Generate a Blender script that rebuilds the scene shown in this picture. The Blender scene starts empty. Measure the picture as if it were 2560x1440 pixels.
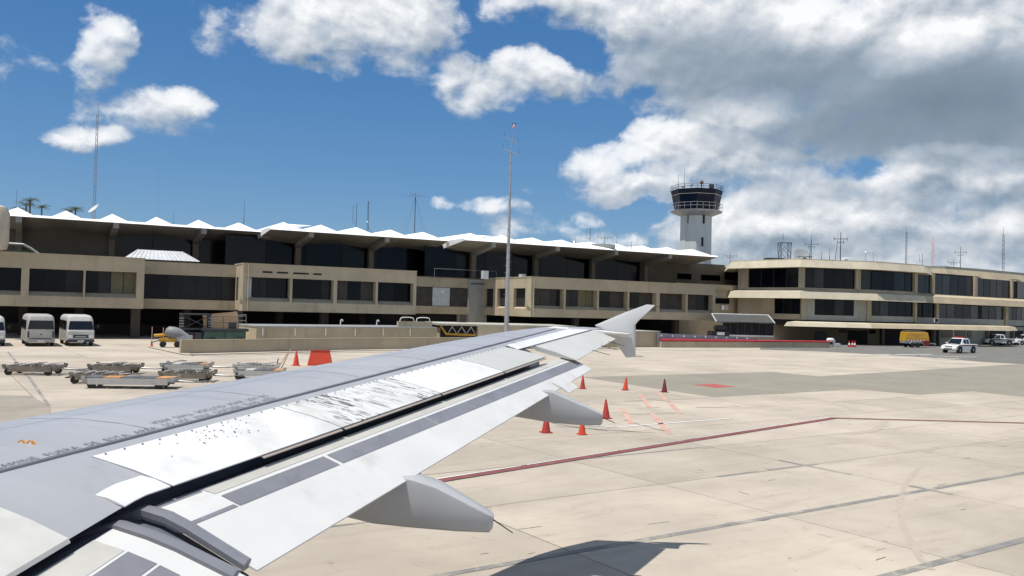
import bpy, bmesh, math, random
from mathutils import Vector, Matrix
random.seed(7)
R = math.radians
SC = bpy.context.scene
COL = SC.collection

# ------------------------------------------------------------------ camera
FPX, EYE = 2150.0, 4.3
PITCH, ROLL = math.atan(50 / FPX), R(1.5)
c_f = Vector((0, math.cos(PITCH), math.sin(PITCH)))
_u0 = Vector((0, -math.sin(PITCH), math.cos(PITCH)))
_r0 = Vector((1, 0, 0))
c_r = _r0 * math.cos(ROLL) + _u0 * math.sin(ROLL)
c_u = -_r0 * math.sin(ROLL) + _u0 * math.cos(ROLL)
CAM = Vector((0, 0, EYE))
cd = bpy.data.cameras.new('camera')
cd.sensor_width = 36
cd.lens = 36 * FPX / 2560
cd.clip_start, cd.clip_end = 0.05, 6000
cam = bpy.data.objects.new('camera', cd)
COL.objects.link(cam)
M = Matrix.Identity(4)
for i in range(3):
    M[i][0], M[i][1], M[i][2], M[i][3] = c_r[i], c_u[i], -c_f[i], CAM[i]
cam.matrix_world = M
SC.camera = cam

def ray(x, y):
    return c_f + c_r * ((x - 1280) / FPX) - c_u * ((y - 720) / FPX)

def gp(x, y, z=0.0):                       # pixel -> point on the ground
    r = ray(x, y)
    return CAM + r * ((z - EYE) / r.z)

def at_depth(x, y, d):                     # pixel -> point at view distance d (along +Y)
    r = ray(x, y)
    return CAM + r * (d / r.y)

# ------------------------------------------------------------------ light
SUN = Vector((-1.25, -0.75, 4.4)).normalized()
EL = math.asin(SUN.z)
AZ = math.atan2(SUN.x, SUN.y)
sl = bpy.data.lights.new('sun', 'SUN')
sl.energy = 4.2
sl.angle = R(0.53)
sl.color = (1.0, 0.95, 0.87)
so = bpy.data.objects.new('sun', sl)
COL.objects.link(so)
so.rotation_euler = (-SUN).to_track_quat('-Z', 'Y').to_euler()
so.location = (-60, -40, 120)

vs = SC.view_settings
vs.view_transform = 'Standard'
vs.look = 'None'
vs.gamma = 1
vs.exposure = 0.30
vs.use_curve_mapping = False

# ------------------------------------------------------------------ world
world = bpy.data.worlds.new('World')
SC.world = world
world.use_nodes = True
WT = world.node_tree
WT.nodes.clear()

class NT:
    def __init__(s, t): s.t = t
    def n(s, ty, **kw):
        nd = s.t.nodes.new(ty)
        for k, v in kw.items(): setattr(nd, k, v)
        return nd
    def put(s, sock, v):
        if hasattr(v, 'is_output'): s.t.links.new(v, sock)
        elif v is not None: sock.default_value = v
    def m(s, op, a=None, b=None, c=None, clamp=False):
        nd = s.n('ShaderNodeMath', operation=op, use_clamp=clamp)
        for i, v in enumerate((a, b, c)):
            if v is not None: s.put(nd.inputs[i], v)
        return nd.outputs[0]
    def vm(s, op, a=None, b=None):
        nd = s.n('ShaderNodeVectorMath', operation=op)
        s.put(nd.inputs[0], a)
        if b is not None: s.put(nd.inputs[1], b)
        return nd.outputs['Value'] if op in ('DOT_PRODUCT', 'LENGTH') else nd.outputs[0]
    def noise(s, vec, scale, detail=4, rough=.55, dist=0.0, lac=2.0, dim='3D'):
        nd = s.n('ShaderNodeTexNoise', noise_dimensions=dim)
        s.put(nd.inputs['Vector'], vec)
        nd.inputs['Scale'].default_value = scale
        nd.inputs['Detail'].default_value = detail
        nd.inputs['Roughness'].default_value = rough
        nd.inputs['Lacunarity'].default_value = lac
        nd.inputs['Distortion'].default_value = dist
        return nd.outputs[0]
    def ramp(s, v, a, b, lo=0.0, hi=1.0, smooth=True):
        nd = s.n('ShaderNodeMapRange', interpolation_type='SMOOTHSTEP' if smooth else 'LINEAR')
        s.put(nd.inputs[0], v)
        for i, x in enumerate((a, b, lo, hi)): s.put(nd.inputs[i + 1], x)
        return nd.outputs[0]
    def mix(s, f, a, b, mode='MIX'):
        nd = s.n('ShaderNodeMix', data_type='RGBA', blend_type=mode)
        s.put(nd.inputs[0], f); s.put(nd.inputs[6], a); s.put(nd.inputs[7], b)
        return nd.outputs[2]

def build_world():
    N = NT(WT)
    sky = N.n('ShaderNodeTexSky', sky_type='NISHITA', sun_disc=False)
    sky.sun_elevation, sky.sun_rotation = EL, AZ
    sky.altitude = 0
    sky.air_density, sky.dust_density, sky.ozone_density = 1.0, 0.0, 3.0
    hs = N.n('ShaderNodeHueSaturation')
    hs.inputs['Saturation'].default_value = 1.30
    hs.inputs['Value'].default_value = 0.72
    N.put(hs.inputs['Color'], sky.outputs[0])
    skyn = hs.outputs[0]
    d = N.n('ShaderNodeTexCoord').outputs['Generated']
    sp = N.n('ShaderNodeSeparateXYZ'); N.put(sp.inputs[0], d)
    az = N.m('ARCTAN2', sp.outputs[0], sp.outputs[1])
    el = N.m('ARCSINE', sp.outputs[2])
    cv = N.n('ShaderNodeCombineXYZ')
    N.put(cv.inputs[0], az); N.put(cv.inputs[1], el)
    zr = N.n('ShaderNodeValToRGB'); N.put(zr.inputs[0], N.ramp(el, 0.0, .42, 0, 1, False))
    ze = zr.color_ramp.elements
    ze[0].color, ze[1].color = (1.75, 3.1, 4.7, 1), (.42, 1.40, 3.5, 1)
    x = ze.new(.30); x.color = (1.15, 2.5, 4.6, 1)
    x = ze.new(.62); x.color = (.68, 1.85, 4.05, 1)
    skyc = N.mix(.72, skyn, zr.outputs[0])
    # gentle warp so that no cloud keeps an elliptical outline
    wn = N.n('ShaderNodeTexNoise', noise_dimensions='2D')
    N.put(wn.inputs['Vector'], cv.outputs[0])
    wn.inputs['Scale'].default_value = 7.0
    wn.inputs['Detail'].default_value = 6
    wn.inputs['Roughness'].default_value = .58
    wv = N.vm('SUBTRACT', wn.outputs['Color'], (.5, .5, .5))
    wv = N.vm('MULTIPLY', wv, (.075, .055, 0))
    ae = N.vm('ADD', cv.outputs[0], wv)

    def field(blobs, src, floor=-.35):
        acc = None
        for (px, py, rx, ry, amp) in blobs:
            r = ray(px, py).normalized()
            a0, e0 = math.atan2(r.x, r.y), math.asin(r.z)
            v = N.vm('SUBTRACT', src, (a0, e0, 0))
            v = N.vm('MULTIPLY', v, (FPX / rx, FPX / ry, 0))
            q = N.vm('DOT_PRODUCT', v, v)
            f = N.m('MULTIPLY_ADD', q, -amp, amp)       # amp*(1-q)
            if acc is None: acc = f
            else:
                sm = N.n('ShaderNodeMath', operation='SMOOTH_MAX')
                N.put(sm.inputs[0], acc); N.put(sm.inputs[1], f); sm.inputs[2].default_value = .22
                acc = sm.outputs[0]
        return N.m('MAXIMUM', acc, floor)

    DENS = [  # px, py, rx, ry, amplitude : where cumulus stands in the sky
        (290, 85, 45, 50, .62), (255, 135, 55, 60, .55), (228, 200, 55, 75, .50), (215, 250, 60, 50, .34),
        (330, 270, 95, 50, .50), (455, 262, 95, 48, .70), (390, 300, 140, 45, .40), (215, 335, 100, 30, .55),
        (540, 60, 75, 50, .32), (75, 185, 100, 40, .06),
        (740, 60, 130, 100, .80), (880, 10, 250, 120, .9), (1020, 50, 150, 120, .75), (850, 120, 100, 50, .40),
        (825, 155, 55, 30, .26), (1030, 140, 110, 80, .50), (1250, 0, 40, 26, .3),
        (1150, 190, 100, 75, .62), (1215, 235, 95, 60, .62), (1335, 185, 135, 70, .75), (1400, 200, 80, 60, .5),
        (1470, 0, 230, 55, .70), (1660, 40, 330, 90, .85), (1430, 60, 50, 40, .25), (1560, 140, 90, 50, .30),
        (1900, 110, 520, 200, 1.0), (2330, 150, 480, 300, 1.1), (2500, 280, 380, 190, 1.05), (2100, 330, 260, 110, .8),
        (1530, 220, 40, 40, .30), (1590, 250, 60, 50, .30),
        (1860, 290, 190, 95, .85), (1700, 370, 250, 100, .9), (1480, 410, 130, 60, .75), (1640, 460, 290, 55, .65),
        (1900, 400, 240, 110, .85), (1420, 480, 100, 22, .18),
        (2030, 470, 260, 90, .70), (2350, 410, 230, 90, .8), (2480, 430, 200, 130, .85), (2230, 470, 150, 90, .7),
        (1930, 560, 280, 110, .80), (2200, 570, 330, 110, .85), (2480, 560, 260, 130, .85), (2100, 660, 600, 80, .85),
        (1120, 515, 36, 18, .45), (1235, 516, 85, 24, .40), (1340, 565, 130, 44, .42), (1465, 530, 60, 28, .36),
        (1490, 588, 80, 28, .55), (1560, 602, 80, 34, .55), (1690, 620, 60, 26, .35)]
    HOLES = [(2165, 437, 120, 36, .50), (2060, 375, 60, 30, .30), (2030, 250, 60, 40, .2), (1610, 205, 80, 36, .4), (1600, 530, 90, 34, .8),
             (1480, 300, 110, 60, .8), (1450, 120, 70, 50, .5), (790, 125, 30, 18, .35), (2400, 510, 60, 20, .35), (2250, 500, 40, 16, .3)]
    GREY = [(1800, 150, 360, 120, .66), (2010, 205, 440, 110, .78), (2430, 250, 400, 160, 1.0), (2250, 320, 380, 120, .85), (2080, 400, 130, 60, .45),
            (2400, 410, 150, 30, .30), (2000, 500, 330, 50, .26), (2250, 615, 420, 40, .28), (1620, 485, 240, 22, .40),
            (850, 120, 220, 60, .25), (1080, 130, 120, 80, .36), (400, 320, 120, 26, .30), (1830, 360, 130, 40, .30), (2450, 500, 200, 40, .28)]
    WHITE = [(2340, 95, 130, 70, 1.0), (2240, 150, 100, 50, .6), (1880, 285, 140, 70, .95), (1500, 400, 170, 60, .9), (1600, 325, 120, 50, .7), (2030, 30, 170, 70, .6),
             (1450, 10, 150, 50, .5), (880, 30, 190, 80, .7), (460, 255, 90, 40, .6), (285, 80, 50, 40, .5), (1230, 235, 120, 50, .6), (1350, 170, 120, 50, .6),
             (2420, 372, 110, 26, .7), (2270, 395, 50, 26, .6), (2210, 455, 90, 46, .55), (2500, 550, 120, 46, .5), (2080, 555, 100, 36, .45), (1540, 582, 80, 20, .6), (1700, 420, 160, 40, .4)]
    dn = field(DENS, ae)
    ho = field(HOLES, ae)
    # inside the pictured part of the sky the clouds stand where the photo has them; elsewhere the same weather goes on
    r0 = ray(1280, 360).normalized(); a0, e0 = math.atan2(r0.x, r0.y), math.asin(r0.z)
    wv2 = N.vm('MULTIPLY', N.vm('SUBTRACT', cv.outputs[0], (a0, e0, 0)), (1 / .70, 1 / .26, 0))
    sep = N.n('ShaderNodeSeparateXYZ'); N.put(sep.inputs[0], N.vm('ABSOLUTE', wv2))
    wmax = N.m('MAXIMUM', sep.outputs[0], sep.outputs[1])
    wout = N.ramp(wmax, .92, 1.15)
    dz = N.vm('MULTIPLY', cv.outputs[0], (1, 1.45, 1))
    low = N.noise(dz, 2.6, 3, .5, dim='2D')
    gen = N.ramp(low, .40, .66, -.3, .95)
    dn = N.m('ADD', dn, N.m('MULTIPLY', N.m('MAXIMUM', ho, 0.0), -1.0))
    mixf = N.n('ShaderNodeMix', data_type='FLOAT')
    N.put(mixf.inputs[0], wout); N.put(mixf.inputs[2], dn); N.put(mixf.inputs[3], gen)
    dn = mixf.outputs[0]
    # billowy detail: coarse fBm plus rounded cells for cauliflower edges
    n1 = N.noise(dz, 11, 9, .53, .1, dim='2D')
    n3 = N.noise(dz, 34, 8, .60, .25, dim='2D')
    def billow(vec):
        acc = None
        for sc_, am in ((20, .62), (47, .38)):
            vo = N.n('ShaderNodeTexVoronoi', feature='SMOOTH_F1', voronoi_dimensions='2D'); vo.inputs['Scale'].default_value = sc_; vo.inputs['Smoothness'].default_value = .6
            N.put(vo.inputs['Vector'], vec)
            t = N.m('MULTIPLY', N.m('SUBTRACT', .62, vo.outputs['Distance']), am)
            acc = t if acc is None else N.m('ADD', acc, t)
        return acc
    wd = N.vm('ADD', dz, N.vm('MULTIPLY', N.vm('SUBTRACT', wn.outputs['Color'], (.5, .5, .5)), (.05, .05, .05)))
    b1 = billow(wd)
    b2 = billow(N.vm('ADD', wd, (-.010, .020, 0)))
    nn = N.m('ADD', N.m('MULTIPLY', N.m('SUBTRACT', n1, .5), 1.15), N.m('MULTIPLY', N.m('SUBTRACT', n3, .5), .70))
    nn = N.m('ADD', nn, N.m('MULTIPLY', b1, .35))
    body = N.m('ADD', dn, nn)
    # the same density a little towards the sun: tops come out lit, bases grey
    OFF = (-.007, .017, 0)
    dn2 = N.m('SUBTRACT', field(DENS, N.vm('ADD', ae, OFF)), N.m('MAXIMUM', ho, 0.0))
    m2 = N.n('ShaderNodeMix', data_type='FLOAT')
    N.put(m2.inputs[0], wout); N.put(m2.inputs[2], dn2); N.put(m2.inputs[3], gen)
    dzo = N.vm('ADD', dz, (-.007, .025, 0))
    n1o = N.noise(dzo, 11, 9, .53, .1, dim='2D')
    n3o = N.noise(N.vm('ADD', dz, (-.003, .010, 0)), 34, 8, .60, .25, dim='2D')
    n0 = N.m('SUBTRACT', N.noise(dz, 4.5, 3, .5, .2, dim='2D'), N.noise(N.vm('ADD', dz, (-.015, .05, 0)), 4.5, 3, .5, .2, dim='2D'))
    lit = N.m('ADD', N.m('MULTIPLY', N.m('SUBTRACT', n1, n1o), 1.15), N.m('MULTIPLY', N.m('SUBTRACT', n3, n3o), .55))
    lit = N.m('ADD', lit, N.m('MULTIPLY', N.m('SUBTRACT', b1, b2), .40))
    lit = N.m('ADD', lit, N.m('MULTIPLY', N.m('SUBTRACT', dn, m2.outputs[0]), .75))
    lit = N.m('ADD', lit, N.m('MULTIPLY', n0, 1.0))
    mask = N.ramp(body, .06, .56)
    thick = N.ramp(body, .30, .95)
    # tone: lit tops, grey undersides, soft relief
    g = N.m('MAXIMUM', field(GREY, ae), 0.0)
    w = N.m('MAXIMUM', field(WHITE, ae), 0.0)
    soft = N.m('MULTIPLY_ADD', N.m('MINIMUM', g, .8), -1.1, 1.0)
    tone = N.m('MULTIPLY_ADD', lit, N.m('MULTIPLY', soft, .78), .665)
    tone = N.m('ADD', tone, N.m('MULTIPLY', w, .30))
    tone = N.m('SUBTRACT', tone, N.m('MULTIPLY', g, .55))
    tone = N.m('SUBTRACT', tone, N.m('MULTIPLY', thick, .03), clamp=True)
    cr = N.n('ShaderNodeValToRGB')
    N.put(cr.inputs[0], tone)
    e = cr.color_ramp.elements
    e[0].position, e[0].color = 0.0, (1.35, 1.82, 2.35, 1)
    e[1].position, e[1].color = 1.0, (8.0, 8.1, 8.2, 1)
    for p_, c_ in ((.28, (2.35, 2.95, 3.6, 1)), (.5, (3.8, 4.3, 4.9, 1)), (.72, (5.6, 5.9, 6.25, 1))):
        x = e.new(p_); x.color = c_
    c = N.mix(N.m('MULTIPLY', mask, N.m('MULTIPLY_ADD', thick, .22, .76)), skyc, cr.outputs[0])
    bg = N.n('ShaderNodeBackground')
    N.put(bg.inputs[0], c)
    bg.inputs[1].default_value = 0.10
    out = N.n('ShaderNodeOutputWorld')
    N.t.links.new(bg.outputs[0], out.inputs[0])
build_world()
world.cycles.sampling_method = 'MANUAL'
world.cycles.sample_map_resolution = 512

# ------------------------------------------------------------------ materials
MATS = {}
def mat(name, col, rough=.6, metal=0.0, var=.12, scale=1.2, dirt=None, dirt_amt=.0, dirt_scale=3.0, bump=0.0, bscale=40, spec=.5, stretch=(1, 1, 1), rnd=0.0, thr=(.52, .72)):
    if name in MATS: return MATS[name]
    m = bpy.data.materials.new(name)
    m.use_nodes = True
    N = NT(m.node_tree)
    b = m.node_tree.nodes['Principled BSDF']
    b.inputs['Roughness'].default_value = rough
    b.inputs['Metallic'].default_value = metal
    b.inputs['Specular IOR Level'].default_value = spec
    P = N.n('ShaderNodeTexCoord').outputs['Object']
    P = N.vm('MULTIPLY', P, stretch)
    c = (*col, 1)
    if var:
        n = N.noise(P, scale, 5, .6)
        k = N.ramp(n, .3, .7, 1 - var, 1 + var, False)
        c = N.mix(1.0, c, k, 'MULTIPLY')
    if rnd:
        oi = N.n('ShaderNodeObjectInfo').outputs['Random']
        k = N.ramp(oi, 0, 1, 1 - rnd, 1 + rnd, False)
        c = N.mix(1.0, c, k, 'MULTIPLY')
    if dirt is not None:
        n = N.noise(P, dirt_scale, 7, .65, .4)
        f = N.m('MULTIPLY', N.ramp(n, *thr), dirt_amt)
        c = N.mix(f, c, (*dirt, 1))
    N.put(b.inputs['Base Color'], c)
    if bump:
        bn = N.n('ShaderNodeBump')
        bn.inputs['Strength'].default_value = bump
        bn.inputs['Distance'].default_value = .02
        N.put(bn.inputs['Height'], N.noise(P, bscale, 4, .6))
        N.put(b.inputs['Normal'], bn.outputs[0])
    MATS[name] = m
    return m

def concrete_slab():
    m = bpy.data.materials.new('apron_concrete'); m.use_nodes = True
    N = NT(m.node_tree); b = m.node_tree.nodes['Principled BSDF']
    P = N.n('ShaderNodeNewGeometry').outputs['Position']
    rot = N.n('ShaderNodeMapping'); N.put(rot.inputs[0], P); rot.inputs['Rotation'].default_value = (0, 0, R(-34.3))
    Pr = rot.outputs[0]
    base = (.428, .376, .308, 1)
    n1 = N.noise(P, .22, 6, .62)
    c = N.mix(1.0, base, N.ramp(n1, .3, .7, .80, 1.14, False), 'MULTIPLY')
    n2 = N.noise(N.vm('MULTIPLY', Pr, (.35, 2.2, 1)), .8, 6, .65, .5)        # broom / tyre-polish streaks
    c = N.mix(N.m('MULTIPLY', N.ramp(n2, .48, .76), .55), c, (.30, .255, .20, 1))
    n3 = N.noise(P, 1.7, 8, .7, .6)                                          # rusty blotches
    c = N.mix(N.m('MULTIPLY', N.ramp(n3, .56, .74), .45), c, (.27, .19, .12, 1))
    n4 = N.noise(P, 2.9, 9, .75, .2)
    c = N.mix(N.m('MULTIPLY', N.ramp(n4, .635, .68), .60), c, (.12, .10, .085, 1))   # chips and oil spots
    n5 = N.noise(P, 55, 3, .7)
    c = N.mix(1.0, c, N.ramp(n5, .3, .7, .92, 1.07, False), 'MULTIPLY')
    oi = N.n('ShaderNodeObjectInfo').outputs['Random']
    c = N.mix(1.0, c, N.ramp(oi, 0, 1, .89, 1.06, False), 'MULTIPLY')
    N.put(b.inputs['Base Color'], c)
    b.inputs['Roughness'].default_value = .85
    b.inputs['Specular IOR Level'].default_value = .25
    bn = N.n('ShaderNodeBump'); bn.inputs['Strength'].default_value = .25; bn.inputs['Distance'].default_value = .01
    N.put(bn.inputs['Height'], N.noise(P, 30, 5, .7)); N.put(b.inputs['Normal'], bn.outputs[0])
    return m
MATS['slab'] = concrete_slab()

def facade_mat(name, col, streak=.35):
    m = bpy.data.materials.new(name); m.use_nodes = True
    N = NT(m.node_tree); b = m.node_tree.nodes['Principled BSDF']
    P = N.n('ShaderNodeTexCoord').outputs['Object']
    c = N.mix(1.0, (*col, 1), N.ramp(N.noise(P, .35, 5, .6), .3, .7, .86, 1.12, False), 'MULTIPLY')
    st = N.noise(N.vm('MULTIPLY', P, (1, 1, .12)), 1.6, 7, .7, .3)           # rain streaks
    c = N.mix(N.m('MULTIPLY', N.ramp(st, .52, .76), streak), c, (.13, .11, .085, 1))
    c = N.mix(1.0, c, N.ramp(N.noise(P, 9, 5, .65), .3, .7, .93, 1.06, False), 'MULTIPLY')
    N.put(b.inputs['Base Color'], c)
    b.inputs['Roughness'].default_value = .85
    b.inputs['Specular IOR Level'].default_value = .2
    MATS[name] = m
    return m
facade_mat('tan', (.44, .375, .265))
facade_mat('tan_shaded', (.21, .175, .125))  # shaded copy of tan, the shade put into the colour
facade_mat('tan_deep_shade', (.075, .066, .052))  # tan darkened further to carry the shade beneath the overhanging storey
facade_mat('shaded_wall', (.15, .128, .095))  # tan with the shade under the eaves put into the colour
facade_mat('pale', (.40, .40, .345), .25)
facade_mat('roofwhite', (.80, .80, .80), .10)
facade_mat('greywall', (.34, .35, .31), .3)
facade_mat('cream', (.52, .47, .36), .25)
mat('glass', (.0045, .0055, .009), .10, var=.6, scale=.35, spec=.2, rnd=.9)
mat('glass2', (.012, .012, .012), .14, var=.6, scale=.3, spec=.25, rnd=.8)
mat('glass3', (.022, .028, .030), .12, var=.5, scale=.4, spec=.35, rnd=.6)
mat('curtain', (.15, .135, .08), .8)
mat('blind', (.050, .043, .036), .7, var=.3)
mat('lightpane', (.50, .54, .55), .3)
mat('black', (.015, .015, .017), .7)
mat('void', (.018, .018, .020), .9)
mat('steel', (.34, .35, .37), .45, .6, var=.15, scale=6)
mat('darksteel', (.06, .065, .07), .6, .3)
mat('galv', (.40, .41, .42), .5, .5, var=.2, scale=3)
mat('asphalt', (.15, .145, .13), .9, var=.2, scale=.5, dirt=(.07, .068, .062), dirt_amt=.5, dirt_scale=.6, bump=.3)
mat('patch', (.235, .215, .17), .9, var=.10, scale=.25, dirt=(.34, .31, .25), dirt_amt=.35, dirt_scale=.7, bump=.2)
mat('stain', (.27, .24, .195), .9, var=.15, scale=.5, dirt=(.36, .32, .26), dirt_amt=.4, dirt_scale=.8)
mat('bed', (.055, .048, .04), .95)
mat('beacon', (.16, .06, .055), .4)
mat('seal', (.20, .195, .18), .9, var=.2, scale=1.2, dirt=(.36, .33, .27), dirt_amt=.8, dirt_scale=.9, thr=(.5, .6))
mat('crack', (.045, .04, .035), .95)
mat('redpaint', (.205, .055, .055), .8, var=.2, scale=2, dirt=(.33, .27, .21), dirt_amt=.35, dirt_scale=3)
mat('pinkpaint', (.49, .25, .20), .85, var=.15, scale=2, dirt=(.455, .405, .325), dirt_amt=.8, dirt_scale=2.2, thr=(.42, .62))
mat('brightred', (.36, .075, .07), .8, var=.15, scale=2, dirt=(.36, .2, .16), dirt_amt=.5, dirt_scale=2)
mat('whitepaint', (.72, .71, .67), .8, var=.1, dirt=(.42, .38, .31), dirt_amt=.6, dirt_scale=3)
mat('orange', (.62, .065, .025), .55, var=.12, scale=5, dirt=(.20, .06, .04), dirt_amt=.5, dirt_scale=5)
mat('cone_red', (.42, .045, .03), .6, var=.15, scale=5, dirt=(.10, .03, .02), dirt_amt=.6, dirt_scale=5)
mat('maroon', (.16, .02, .025), .6)
mat('coneband', (.62, .35, .30), .5)
mat('rubber', (.02, .02, .02), .8)
mat('rim', (.45, .45, .45), .4, .6)
mat('buswhite', (.50, .49, .46), .4, var=.08, scale=2, dirt=(.30, .27, .23), dirt_amt=.4, dirt_scale=2)
mat('busgrey', (.36, .35, .325), .5, var=.10, scale=2, dirt=(.22, .20, .17), dirt_amt=.5, dirt_scale=2)
mat('truckwhite', (.78, .78, .77), .25, var=.04)
mat('vglass', (.012, .014, .016), .08)
mat('redlight', (.40, .02, .02), .3)
mat('lamp', (.75, .75, .72), .2)
mat('yellow', (.52, .29, .03), .45, var=.1, scale=2, dirt=(.35, .2, .04), dirt_amt=.4)
mat('orangepaint', (.50, .24, .08), .6, var=.15, scale=3, dirt=(.3, .24, .18), dirt_amt=.6, dirt_scale=4)
mat('pipe_red', (.44, .035, .04), .45, var=.15, scale=.8)
mat('rail_grey', (.24, .26, .31), .5, .2, var=.15, scale=.6)
mat('green', (.055, .115, .085), .6, var=.2)
mat('wood', (.55, .36, .21), .75, var=.12, scale=2)
mat('drum', (.20, .205, .215), .6, var=.12, scale=2)
mat('dolly', (.205, .178, .142), .8, .1, var=.4, scale=3, dirt=(.16, .12, .09), dirt_amt=.7, dirt_scale=3, rnd=.12)
mat('dolly_dark', (.12, .12, .12), .6, .2, var=.25, scale=3)
mat('dolly_white', (.46, .45, .42), .6, var=.15, scale=3, dirt=(.3, .26, .2), dirt_amt=.6)
mat('palm_leaf', (.05, .075, .03), .7, var=.3)
mat('bark', (.15, .12, .09), .9)
mat('metalroof', (.10, .10, .09), .45, .3, var=.15, scale=1)
mat('lightmetal', (.62, .63, .63), .4, .2, var=.1)
mat('tower', (.52, .56, .55), .8, var=.08, scale=.4, dirt=(.34, .37, .37), dirt_amt=.4, dirt_scale=.5, stretch=(1, 1, .2))
mat('towerglass', (.005, .012, .028), .1, spec=.15)
mat('towerband', (.008, .013, .028), .5, spec=.2)
mat('fence_m', (.56, .57, .575), .35, var=.04, scale=1)
mat('mesh_dish', (.36, .39, .40), .6, var=.1)
mat('hill', (.10, .14, .16), 1.0)
# aircraft
mat('wing_grey', (.330, .338, .358), .38, .0, var=.09, scale=.7, dirt=(.25, .255, .27), dirt_amt=.75, dirt_scale=1.6, stretch=(.5, 1.6, 1))
mat('wing_white', (.64, .645, .635), .4, var=.05, scale=1.5, dirt=(.46, .45, .42), dirt_amt=.5, dirt_scale=2.2)
mat('flap_white', (.60, .60, .585), .4, var=.06, scale=1.2, dirt=(.43, .42, .39), dirt_amt=.5, dirt_scale=1.6)
mat('flap_grey', (.20, .205, .225), .4, var=.14, scale=1.6, dirt=(.11, .11, .13), dirt_amt=.5, dirt_scale=2)
mat('fairing', (.40, .41, .42), .35, var=.05, scale=1)
mat('seam', (.055, .06, .08), .7)
mat('slot_shade', (.10, .11, .14), .7, var=.3, scale=2)  # dark colour carries the shade inside the flap slot
mat('flap_front', (.46, .45, .415), .45, var=.08, scale=1.5, dirt=(.36, .35, .32), dirt_amt=.5, dirt_scale=2)
mat('lip', (.36, .31, .265), .5, var=.06)
mat('ink', (.06, .06, .08), .7)
mat('faded_ink', (.13, .135, .155), .7, var=.3, scale=4, dirt=(.30, .31, .35), dirt_amt=.7, dirt_scale=9)
mat('fitting', (.62, .29, .05), .5, var=.1, scale=8)

def dirty_panel(name, base, amt, streak, thr):
    """white panel with black scuffs drawn out chordwise, rivets of dirt and a brownish film"""
    m = bpy.data.materials.new(name); m.use_nodes = True
    N = NT(m.node_tree); b = m.node_tree.nodes['Principled BSDF']
    P = N.n('ShaderNodeTexCoord').outputs['Object']
    c = N.mix(N.m('MULTIPLY', N.ramp(N.noise(P, 1.6, 6, .6), .42, .7), .55), (*base, 1), (.42, .41, .38, 1))
    s = N.noise(N.vm('MULTIPLY', P, streak), 5.0, 9, .72, .5)
    big = N.ramp(N.noise(P, 1.1, 3, .5), .40, .62)
    f = N.m('MULTIPLY', N.m('MULTIPLY', N.ramp(s, *thr), amt), big)
    c = N.mix(f, c, (.035, .035, .04, 1))
    N.put(b.inputs['Base Color'], c)
    b.inputs['Roughness'].default_value = .4
    MATS[name] = m
dirty_panel('spoiler_a', (.66, .665, .66), .55, (1, .4, 1), (.66, .72))
dirty_panel('spoiler_b', (.62, .625, .605), .9, (.9, 4.2, 1), (.515, .565))
dirty_panel('spoiler_c', (.66, .665, .66), .6, (.5, 1.5, 1), (.64, .70))
dirty_panel('spoiler_d', (.47, .475, .445), .35, (1, 1, 1), (.66, .72))
dirty_panel('spoiler_in', (.55, .55, .52), .85, (.8, 1.5, 1), (.50, .64))
dirty_panel('aileron_m', (.50, .505, .48), .5, (.6, 2.5, 1), (.64, .70))

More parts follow.
